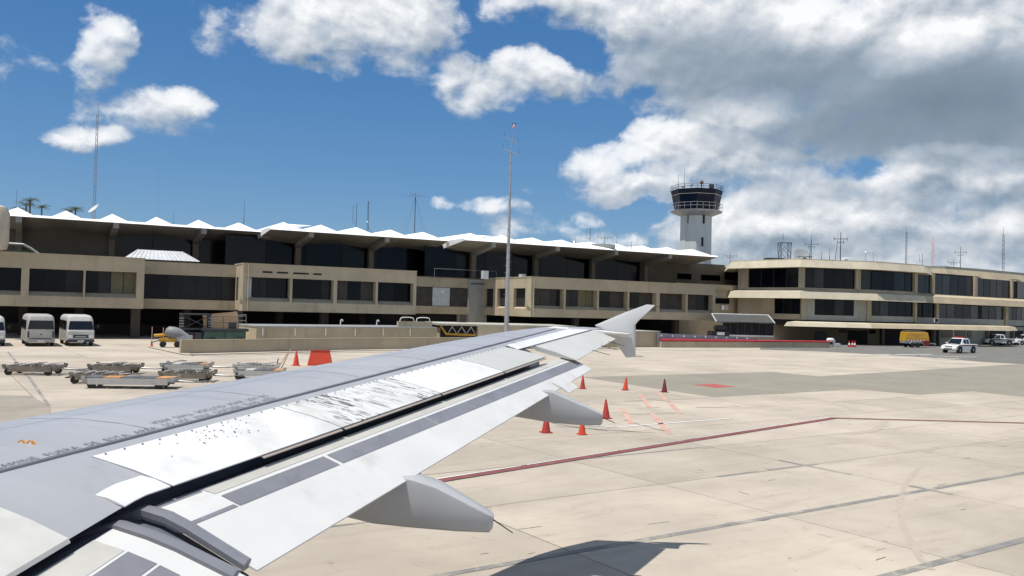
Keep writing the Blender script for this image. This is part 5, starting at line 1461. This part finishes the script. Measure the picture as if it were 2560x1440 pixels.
# ------------------------------------------------------------------ baggage dollies
def wheel(parent, x, y, r, w, m_rim='rim'):
    t = MB().lathe([(r * .55, -w / 2), (r * .92, -w / 2), (r, -w * .3), (r, w * .3), (r * .92, w / 2), (r * .55, w / 2)], 16, (x, y, r), 'y').obj('wheel', 'rubber', parent, 40)
    MB().lathe([(.01, -w * .42), (r * .3, -w * .5), (r * .58, -w * .38), (r * .58, w * .38), (r * .3, w * .5), (.01, w * .42)], 12, (x, y, r), 'y').obj('rim', m_rim, t, 40)
def dolly(loc, rz, label, L_=2.7, Wd=1.55, deck='roller', m_='dolly', bar=True):
    o = empty('baggage_dolly', loc, rz); tag(o, label, 'dolly', 'baggage dollies on the apron')
    fr = MB(); h = .34
    for y in (-Wd / 2, Wd / 2 - .08): fr.box(-L_ / 2, L_ / 2, y, y + .08, h, h + .14)
    for x in (-L_ / 2, -L_ * .17, L_ * .15, L_ / 2 - .08): fr.box(x, x + .08, -Wd / 2 + .08, Wd / 2 - .08, h + .01, h + .12)
    fr.box(-L_ / 2 + .1, L_ / 2 - .1, -.1, .1, h - .14, h + .0)
    fr.obj('frame', m_, o)
    if deck == 'roller':
        for k in range(13):
            x = -L_ / 2 + .2 + (L_ - .4) * k / 12
            MB().tube((x, -Wd / 2 + .12, h + .17), (x, Wd / 2 - .12, h + .17), .048, n=7).obj('roller', m_ if k % 3 else 'dolly_white', o, 40)
        for k in range(4):
            MB().box(-.28 + (k % 2) * .05, .28, -Wd / 2 + .25 + k * .32, -Wd / 2 + .36 + k * .32, h + .225, h + .245).obj('slat', 'dolly_dark', o)
    else:
        for k in range(5):
            x0 = -L_ / 2 + .05 + (L_ - .1) * k / 5
            MB().box(x0 + .02, x0 + (L_ - .1) / 5 - .02, -Wd / 2 + .1, Wd / 2 - .1, h + .14, h + .19).obj('deck_plate', ['dolly_dark', 'dolly_white', 'dolly_dark', 'dolly_dark', 'orangepaint'][k] if deck == 'mixed' else ['dolly_dark', 'orangepaint', 'dolly_dark', 'dolly_dark', 'orangepaint'][k], o)
    for x, y in ((-1, -1), (1, -1), (1, 1), (-1, 1)):
        MB().box(x * (L_ / 2 - .06) - .09, x * (L_ / 2 - .06) + .09, y * Wd / 2 - .05, y * Wd / 2 + .05, h + .10, h + .25).obj('corner_stop', 'dolly_white' if deck == 'mixed' else m_, o)
    MB().box(-L_ / 2 + .25, L_ / 2 - .25, -Wd / 2 - .03, -Wd / 2 - .005, h - .14, h + .16).obj('side_rail', 'dolly_white' if deck != 'roller' else m_, o)
    for x in (-L_ * .40, L_ * .34):
        for y in (-Wd / 2 + .06, Wd / 2 - .06): wheel(o, x, y, .20, .14)
    rq = random.Random(label)
    for k in range(5):
        x, y = rq.uniform(-L_ * .4, L_ * .4), rq.uniform(-Wd * .4, Wd * .4); q = rq.uniform(-.6, .6)
        MB().tube((x - .3, y - q * .4, h + .25), (x + .3, y + q * .4, h + .27 + rq.uniform(0, .06)), .022, n=5).obj('loose_bar', rq.choice(('dolly_dark', 'dolly_white', 'dolly')), o)
    if bar:
        MB().path([(L_ / 2, -.22, h), (L_ / 2 + .9, 0, h - .04), (L_ / 2 + 1.35, 0, h + .02)], .03).obj('draw_bar', 'dolly_dark', o)
        MB().path([(L_ / 2, .22, h), (L_ / 2 + .9, 0, h - .04)], .03).obj('draw_bar', 'galv', o)
        MB().lathe([(.05, -.03), (.10, -.03), (.10, .03), (.05, .03)], 10, (L_ / 2 + 1.42, 0, h + .02), cap=False).obj('tow_eye', 'dolly_dark', o)
    return o
D = R(8)
dolly(gp(88, 936), D, 'weathered grey roller dolly standing apart at the tail of the dolly train')
dolly(gp(290, 934), D, 'roller dolly between the tail dolly and the white-cornered dolly, towing eye forward', 2.55)
dolly(gp(468, 930), D, 'flat dolly with white corner blocks and a white centre plate in the back row', 2.7, deck='mixed', m_='galv')
dolly(gp(642, 933), D, 'pale roller dolly beside the two leaning poles', 2.5, m_='dolly_white', bar=False)
dolly(gp(248, 957), D, 'grey roller dolly half hidden behind the orange-marked cart', 2.3)
dolly(gp(330, 969), D, 'long low cart with grey and orange deck plates in front of the other dollies', 4.1, 1.4, deck='orange', m_='galv')
dolly(gp(470, 953), D, 'rusty roller dolly in the front row next to the orange-marked cart', 2.6)
dolly(gp(650, 947), D, 'dark flat dolly with white corners peeking over the wing edge', 2.6, deck='mixed', m_='galv', bar=False)
hk = MB().path([(0, 0, .02), (.18, 0, .03), (.24, .1, .05), (.12, .2, .05), (0, .15, .03)], .03, 6).obj('tow_hook', 'rubber'); hk.location = gp(162, 945); tag(hk, 'small curled dark tow hook lying on the apron', 'hook')
tp = empty('leaning_poles', gp(712, 921)); tag(tp, 'two rusty tow bars leaning upright behind the pale roller dolly', 'tow bar')
MB().tube((-.45, 0, .0), (.12, .1, 1.0), .035, n=6).obj('tow_bar', 'wood', tp); MB().tube((-.25, .1, 0), (.30, .1, 1.22), .04, n=6).obj('tow_bar', 'wood', tp); MB().tube((-.6, 0, .1), (-.42, 0, .62), .04, n=6).obj('handle', 'darksteel', tp)

# ------------------------------------------------------------------ minibuses
def rr_loop(w, h0, h1, y, r=.25, n=5, nar=0.0):
    pts = []
    for cx, cz, a0 in ((w - r, h1 - r, 0), (-w + r, h1 - r, 90), (-w + .06, h0 + .06, 180), (w - .06, h0 + .06, 270)):
        rad = r if cz > (h0 + h1) / 2 else .06
        for k in range(n):
            a = R(a0 + 90 * k / (n - 1)); x, z = cx + rad * math.cos(a), cz + rad * math.sin(a)
            f = max(0, (z - 1.25) / (h1 - 1.25)); pts.append((x * (1 - nar * f), y, z))
    return pts
def minibus(loc, rz, body, label, rear=False):
    o = empty('minibus', loc, rz); tag(o, label, 'minibus')
    Wb, Hb, Lb = 1.06, 2.62, 6.6
    L = [rr_loop(Wb - .10, .55, 1.35, 0, .1, nar=0), rr_loop(Wb - .02, .38, 1.42, .06, .12), rr_loop(Wb, .36, 1.50, .16, .12)]
    L = [rr_loop(Wb - .12, .45, Hb - .45, .0 if rear else .30, .28, nar=.10), rr_loop(Wb - .02, .38, Hb - .14, .18 if rear else .45, .34, nar=.10), rr_loop(Wb, .36, Hb, .75 if rear else 1.1, .34, nar=.10), rr_loop(Wb, .36, Hb + .02, Lb * .5, .34, nar=.10), rr_loop(Wb, .36, Hb - .04, Lb - .3, .34, nar=.10), rr_loop(Wb - .1, .45, Hb - .35, Lb, .3, nar=.10)]
    if not rear:
        L = [rr_loop(Wb - .1, .42, 1.28, -.02, .10, nar=0), rr_loop(Wb - .02, .38, 1.34, .06, .10, nar=0)] + L
    b = MB().loft(L).obj('body', body, o, 40)
    def ypl(z): return (.015 + (z - 1.3) * .24) if not rear else .03 + max(0, z - 1.5) * .10
    za, zb = (1.42, 2.12) if not rear else (1.42, 2.14)
    xa, xb = Wb - .10, Wb - .22
    ya, yb = (.075, .47) if not rear else (-.012, .02)
    MB().add([(-xa, ya - .02, za), (xa, ya - .02, za), (xb, yb - .22 if not rear else yb - .035, zb), (-xb, yb - .22 if not rear else yb - .035, zb)], [(0, 1, 2, 3)]).obj('windscreen' if not rear else 'rear_window', 'vglass', o)
    for s_ in (-1, 1):
        for k in range(5):
            y0 = .95 + k * 1.08
            MB().add([(s_ * (Wb + .006), y0, 1.42), (s_ * (Wb + .006), y0 + .98, 1.42), (s_ * (Wb - .055), y0 + .98, 2.12), (s_ * (Wb - .055), y0, 2.12)], [(0, 1, 2, 3)]).obj('side_window', 'vglass', o)
        wheel(o, 0, 0, .36, .24) if False else None
        for y in (1.15, 5.0):
            t = MB().lathe([(.2, -.12), (.34, -.12), (.37, -.06), (.37, .06), (.34, .12), (.2, .12)], 16, (s_ * (Wb - .14), y, .37), 'x').obj('wheel', 'rubber', o, 40)
        if rear: MB().box(s_ * .90 - .07, s_ * .90 + .07, -.03, .05, .75, 1.25).obj('tail_light', 'darksteel', o)
        else:
            MB().box(s_ * .78 - .17, s_ * .78 + .17, -.05, .03, .70, .92).obj('headlight', 'lamp', o, bevel=.02)
            MB().tube((s_ * Wb, .35, 1.6), (s_ * (Wb + .28), .15, 1.75), .02).obj('mirror_arm', 'rubber', o); MB().box(s_ * (Wb + .28) - .06, s_ * (Wb + .28) + .06, .1, .16, 1.5, 1.85).obj('mirror', 'rubber', o)
    MB().box(-Wb + .02, Wb - .02, -.14, .2, .34, .58).obj('bumper', 'darksteel' if not rear else body, o, bevel=.05)
    if not rear: MB().box(-.58, .58, -.04, .02, .72, .98).obj('grille', 'darksteel', o); MB().box(-.4, .4, -.055, -.04, .80, .84).obj('grille_bar', 'lamp', o)
    else: MB().box(-.75, .75, -.02, .02, .62, .68).obj('trim', 'darksteel', o); MB().box(-.06, .06, -.03, .0, .95, 1.05).obj('badge', 'darksteel', o)
    MB().box(-.24, .24, -.155, -.14, .40, .52).obj('number_plate', 'lightmetal', o)
    return o
AZV = R(33)
def sc(o, k): o.scale = (k, k, k); return o
sc(minibus(gp(101, 866.5), AZV, 'busgrey', 'dusty grey minibus parked with its rear facing the apron', True), 1.03)
sc(minibus(gp(201, 866), AZV, 'buswhite', 'white minibus parked facing the apron with dark windscreen'), 1.03)
mb = sc(minibus(gp(-22, 866), AZV, 'buswhite', 'white minibus with green lower edge only partly in view beside the grey one'), .95)

# ------------------------------------------------------------------ yard equipment by the wall
mx = empty('concrete_mixer', gp(425, 868), R(20)); tag(mx, 'yellow trailer mixer with tilted grey drum behind the marker cones', 'mixer')
dr = MB().lathe([(.30, 0), (.62, .25), (.78, .9), (.72, 1.6), (.40, 2.4), (.42, 2.5)], 20).obj('drum', 'drum', mx, 40); dr.location = (-.5, 0, 1.75); dr.rotation_euler = (0, R(108), 0); dr.scale = (.86, .86, .92)
MB().box(-1.1, .9, -.5, .5, .55, .95).obj('chassis', 'yellow', mx, bevel=.05); MB().tube((-1.6, 0, 1.2), (-.4, 0, 1.3), .16, n=8).obj('yoke', 'yellow', mx)
MB().box(.6, 2.2, -.55, .55, .6, 1.25).obj('engine_box', 'galv', mx, bevel=.05)
mx.scale = (.85, .85, .85)
for x in (-.7, .7):
    for y in (-.55, .55): wheel(mx, x, y, .32, .2)
MB().tube((-1.1, 0, .7), (-1.9, 0, .45), .05).obj('draw_bar', 'darksteel', mx)
ck = empty('steel_crate', gp(486, 862), AL); tag(ck, 'black steel crate frame standing behind the mixer drum', 'crate')
for x in (-1.25, 1.25):
    for y in (-.6, .6): MB().box(x - .09, x + .09, y - .09, y + .09, 0, 3.0).obj('post', 'darksteel', ck)
for z in (1.45, 2.85): MB().box(-1.35, 1.35, -.7, .7, z, z + .14).obj('ring_frame', 'darksteel', ck)
MB().tube((-1.2, -.6, 1.6), (1.2, -.6, 2.8), .04).obj('brace', 'darksteel', ck); MB().tube((1.2, -.6, 1.6), (-1.2, -.6, 2.8), .04).obj('brace', 'darksteel', ck)
for z in (1.75, 2.0, 2.25, 2.5):
    for x in (-1.3, 1.3): MB().box(x - .2, x + .2, -.72, -.6, z, z + .08).obj('lug', 'steel', ck)
MB().box(-1.1, 1.1, -.5, .5, .1, 1.2).obj('drum_pallet', 'darksteel', ck)
gt = empty('green_loader', gp(559, 863), R(26)); tag(gt, 'dark green flat-topped ground loader parked behind the boundary wall', 'loader')
MB().box(-1.9, 1.9, -.9, .9, .45, 1.35).obj('body', 'green', gt, bevel=.04); MB().box(-2.05, 2.15, -1.0, 1.0, 1.36, 1.62).obj('flat_top', 'darksteel', gt, bevel=.03)
MB().box(-.03, .03, -.93, -.9, .5, 1.3).obj('door_seam', 'black', gt)
for x in (-1.2, 1.3):
    for y in (-.9, .9): wheel(gt, x, y, .42, .25)
b = MB()
for x in (-1.7, -.2, 1.2): b.tube((x, -.9, 1.62), (x, -.9, 2.75), .025, n=5)
for z in (2.2, 2.75): b.tube((-1.7, -.9, z), (1.2, -.9, z), .025, n=5)
b.obj('guard_rail', 'darksteel', gt)
MB().box(.35, 1.05, -.6, .1, 1.62, 2.25).obj('control_box', 'darksteel', gt, bevel=.03)
MB().box(-2.6, -2.0, -.5, .5, .5, 1.2).obj('engine_cover', 'darksteel', gt, bevel=.05)
pb = empty('plywood_sheet', gp(547, 862) + Vector((0, .9, 1.62)), R(26)); tag(pb, 'tan plywood sheet propped up on the green loader', 'board')
MB().prism([(-1.75, 0, 0), (1.55, 0, 0), (1.35, .05, 1.62), (-1.85, .05, 1.25)], (0, .06, 0)).obj('sheet', 'wood', pb)
sf = empty('steel_ladder_rack', gp(603, 858), R(26)); tag(sf, 'small steel ladder rack between the green loader and the ramp', 'rack')
b = MB()
for x in (-.4, .4): b.tube((x, 0, 0), (x, 0, 2.9), .03, n=5)
for k in range(6): b.tube((-.4, 0, .5 + k * .45), (.4, 0, .5 + k * .45), .025, n=5)
b.obj('ladder', 'steel', sf); MB().tube((-1.0, 0, 2.75), (.4, 0, 2.9), .03).obj('arm', 'steel', sf)
rk = empty('dark_cart', gp(1795, 862), R(15)); tag(rk, 'dark service cart with a grey panel at the foot of the lean-to', 'cart')
MB().box(-1.3, 1.3, -.8, .8, .5, 1.9).obj('body', 'black', rk, bevel=.08); MB().box(-.6, .5, -.84, -.8, 1.35, 1.75).obj('grey_panel', 'lightmetal', rk)
MB().box(-.5, 1.1, -.7, .7, 1.9, 2.7).obj('hood', 'black', rk, bevel=.2)
for x in (-.8, .8):
    for y in (-.75, .75): wheel(rk, x, y, .35, .2)

# ------------------------------------------------------------------ pick-ups and the yellow generator trailer
def pickup(loc, rz, label, bar, stripe, body='truckwhite'):
    """frame: +x is the nose"""
    o = empty('pickup_truck', loc, rz); tag(o, label, 'pickup')
    w = .88
    def lp_(prof, ww): return [[(x, -ww, z) for x, z in prof], [(x, ww, z) for x, z in prof]]
    low = [(-2.62, .52), (-2.65, .95), (-2.60, 1.12), (-.85, 1.12), (.95, 1.12), (1.2, 1.10), (2.2, 1.00), (2.50, .86), (2.58, .62), (2.52, .42), (1.9, .36), (-2.2, .40)]
    m0 = MB(); P = lp_(low, w)
    inner = [[(x, -w + .10, z + .0) for x, z in low]]
    m0.loft([[(x * .985, -w + .0, z * .985 + .01) for x, z in low], [(x, -w - .05, .5 + (z - .5) * .93) for x, z in low], [(x, w + .05, .5 + (z - .5) * .93) for x, z in low], [(x * .985, w, z * .985 + .01) for x, z in low]])
    m0.obj('body', body, o, 40)
    cabp = [(-.95, 1.08), (-.82, 1.70), (-.65, 1.80), (.35, 1.82), (.55, 1.76), (1.28, 1.10)]
    L = []
    for s_ in (-1, 1):
        L.append([(x, s_ * (w - .02 - .17 * max(0, (z - 1.1) / .7)), z) for x, z in cabp])
    cb_ = MB().loft([L[0], [(x, y * .97, z + .015) for x, y, z in L[0]], [(x, y * .97, z + .015) for x, y, z in L[1]], L[1]]).obj('cab', body, o, 30)
    yw = lambda z: w - .008 - .17 * max(0, (z - 1.1) / .7)
    for s_ in (-1, 1):
        for pl in (((-.72, 1.16), (-.66, 1.66), (-.12, 1.68), (-.12, 1.16)), ((-.02, 1.16), (-.02, 1.68), (.38, 1.68), (.98, 1.18))):
            MB().add([(x, s_ * yw(z), z) for x, z in pl], [(0, 1, 2, 3)]).obj('side_window', 'vglass', cb_)
        for x in (1.62, -1.62):
            t = MB().lathe([(.20, -.13), (.36, -.13), (.40, -.07), (.40, .07), (.36, .13), (.20, .13)], 18, (x, s_ * (w - .06), .40), 'y').obj('wheel', 'rubber', o, 40)
            MB().lathe([(.02, -.14), (.08, -.15), (.24, -.10), (.24, .10), (.08, .15), (.02, .14)], 12, (x, s_ * (w - .06), .40), 'y').obj('rim', 'rim', t, 40)
            MB().lathe([(.42, -.02), (.52, -.02), (.52, .02), (.42, .02)], 20, (x, s_ * (w + .045), .42), 'y', cap=False).obj('wheel_arch', 'darksteel' if stripe else body, o)
        MB().box(2.30, 2.50, s_ * .66 - .17, s_ * .66 + .17, .80, .97).obj('headlight', 'lamp', o, bevel=.03)
        MB().box(-2.67, -2.6, s_ * .78 - .08, s_ * .78 + .08, .75, 1.05).obj('tail_light', 'redlight', o)
        MB().box(1.0, 1.12, s_ * (w + .14) - .09, s_ * (w + .14) + .09, 1.13, 1.30).obj('mirror', body, o, bevel=.02)
        MB().box(.28, .42, s_ * (w + .06) - .01, s_ * (w + .06) + .01, .98, 1.01).obj('door_handle', 'darksteel', o)
        if stripe: MB().box(-2.5, 1.9, s_ * (w + .045) - .008, s_ * (w + .045) + .008, .90, 1.00).obj('side_stripe', stripe, o)
    MB().add([(1.255, -.78, 1.14), (1.255, .78, 1.14), (.60, .66, 1.745), (.60, -.66, 1.745)], [(0, 1, 2, 3)]).obj('windscreen', 'vglass', cb_)
    cb_.children[-1].location = (.03, 0, .012)
    MB().add([(-.955, -.72, 1.18), (-.955, .72, 1.18), (-.85, .64, 1.66), (-.85, -.64, 1.66)], [(0, 1, 2, 3)]).obj('rear_window', 'vglass', cb_)
    MB().box(2.49, 2.56, -.42, .42, .72, .90).obj('grille', 'darksteel', o); MB().box(2.54, 2.575, -.42, .42, .79, .83).obj('grille_bar', 'lamp', o)
    MB().box(2.40, 2.68, -.88, .88, .42, .68).obj('bumper', body, o, bevel=.06); MB().box(2.66, 2.69, -.5, .5, .46, .60).obj('intake', 'darksteel', o)
    MB().box(-2.5, -1.0, -.74, .74, 1.115, 1.125).obj('bed_floor', 'darksteel', o)
    MB().path([(-1.05, -.72, 1.1), (-1.12, -.68, 1.62), (-1.12, .68, 1.62), (-1.05, .72, 1.1)], .035).obj('roll_bar', 'steel', o)
    MB().box(1.35, 1.75, -.22, .22, 1.06, 1.12).obj('bonnet_scoop', body, o, bevel=.02)
    if bar:
        lb = MB().box(-.12, .14, -.62, .62, 1.86, 1.98).obj('light_bar', 'redlight', o, bevel=.03)
        MB().box(-.08, .10, -.5, .5, 1.82, 1.86).obj('bar_foot', 'darksteel', lb)
    return o
def place(px, py, dpx):           # ground point, and heading so that the nose points to pixel dpx
    return gp(px, py)
sc(pickup(gp(2398, 882.5), R(180 + 36), 'white pickup with red roof light bar and red side stripe on the open asphalt', True, 'maroon'), 1.06)
sc(pickup(gp(2492, 862.5), R(180 + 8), 'white pickup with dark side stripe parked in the shade under the canopy', False, 'darksteel'), 1.05)
sc(pickup(gp(2566, 863.5), R(180 + 10), 'plain white pickup partly in view behind the striped one in the shade', False, None), 1.05)
gn = empty('generator_trailer', gp(2284, 868.5), R(8)); tag(gn, 'yellow generator trailer with red-white hazard band and twin wheels', 'trailer')
GS = 1.12
L = [[(x, y, z) for x, y in ((-a, -d_), (b_, -d_), (b_, d_), (-a, d_))] for a, b_, d_, z in ((1.75, 1.95, .85, .95), (1.72, 1.92, .84, 1.45), (1.66, 1.76, .78, 2.22), (1.62, 1.70, .74, 2.28))]
hs_ = MB().loft(L).obj('housing', 'yellow', gn)
for k in range(12):
    x = -1.72 + k * .25
    MB().add([(x, -.862, .98), (x + .12, -.862, .98), (x + .24, -.858, 1.16), (x + .12, -.858, 1.16)], [(0, 1, 2, 3)]).obj('hazard_stripe', 'lamp' if k % 2 else 'cone_red', hs_)
    MB().add([(x + .125, -.861, .98), (x + .245, -.861, .98), (x + .365, -.857, 1.16), (x + .245, -.857, 1.16)], [(0, 1, 2, 3)]).obj('hazard_stripe', 'lamp' if not k % 2 else 'cone_red', hs_)
MB().box(-1.75, 1.95, -.80, .80, .62, .95).obj('chassis', 'galv', gn)
MB().path([(-1.25, -.95, .60), (-.95, -.95, .86), (.55, -.95, .86), (1.0, -.95, .45)], .06).obj('mudguard', 'galv', gn)
for x in (-.75, .10):
    for y in (-.86, .86): wheel(gn, x, y, .34, .22, 'lamp')
b = MB(); b.path([(-1.4, -.6, 2.3), (-1.4, -.6, 2.45), (1.4, -.6, 2.45), (1.4, -.6, 2.3)], .03); b.path([(-1.4, .6, 2.3), (-1.4, .6, 2.45), (1.4, .6, 2.45), (1.4, .6, 2.3)], .03); b.obj('roof_rail', 'steel', gn)
MB().path([(1.95, 0, .7), (3.0, 0, .6), (3.6, 0, .55)], .06).obj('draw_bar', 'galv', gn); MB().tube((3.4, 0, .55), (3.5, 0, 0), .04).obj('jockey_leg', 'galv', gn)
MB().box(1.0, 1.9, -1.2, -.75, .25, 1.05).obj('red_tank', 'maroon', gn, bevel=.06)
sc(gn, 1.0)
def flat_text(txt, loc, size, parent, m_):
    cu = bpy.data.curves.new('t', 'FONT'); cu.body = txt; cu.size = size; cu.align_x = 'CENTER'
    ob = bpy.data.objects.new('t', cu); COL.objects.link(ob); dg = bpy.context.evaluated_depsgraph_get()
    me = bpy.data.meshes.new_from_object(ob.evaluated_get(dg)); bpy.data.objects.remove(ob)
    me.materials.append(MATS[m_]); o = bpy.data.objects.new('lettering', me); COL.objects.link(o); o.parent = parent; o.location = loc; o.rotation_euler = (R(80), 0, 0); return o
ub = MB()
for k, (x0, x1, z) in enumerate(((-.95, -.35, 1.86), (-.15, .75, 1.86), (-.2, .25, 1.62))):
    yy = -.845 + (z - 1.45) * .08 - .012
    ub.add([(x0, yy, z), (x1, yy, z), (x1, yy + .008, z + .10), (x0, yy + .008, z + .10)], [(0, 1, 2, 3)])
ub.obj('faded_marking', 'orangepaint', hs_)
# air conditioners on the concourse
for px, py, Y, lb in ((2338, 800, 140.2, 'dark fronted window air conditioner on the concourse ledge above the generator trailer'),):
    p = at_depth(px, py + 6, Y); o = empty('air_conditioner', (p.x, p.y, p.z), R(20)); tag(o, lb, 'air conditioner')
    MB().box(-.42, .42, -.3, .3, 0, .7).obj('case', 'lightmetal', o); MB().box(-.34, .34, -.32, -.3, .06, .62).obj('fan_grille', 'black', o)
for k, (px, lb) in enumerate(((1212, 'white box unit on the terrace left of the lamp mast'), (1306, 'small grey box unit on the terrace edge right of the lamp mast'))):
    p = fpt(px, 690, 103); o = MB().box(-.4, .4, -.35, .35, 0, 1.1 - .2 * k).obj('terrace_unit', 'lightmetal', bevel=.03); o.location = (p.x, p.y, ZT - .45); o.rotation_euler = (0, 0, AL); tag(o, lb, 'equipment box')
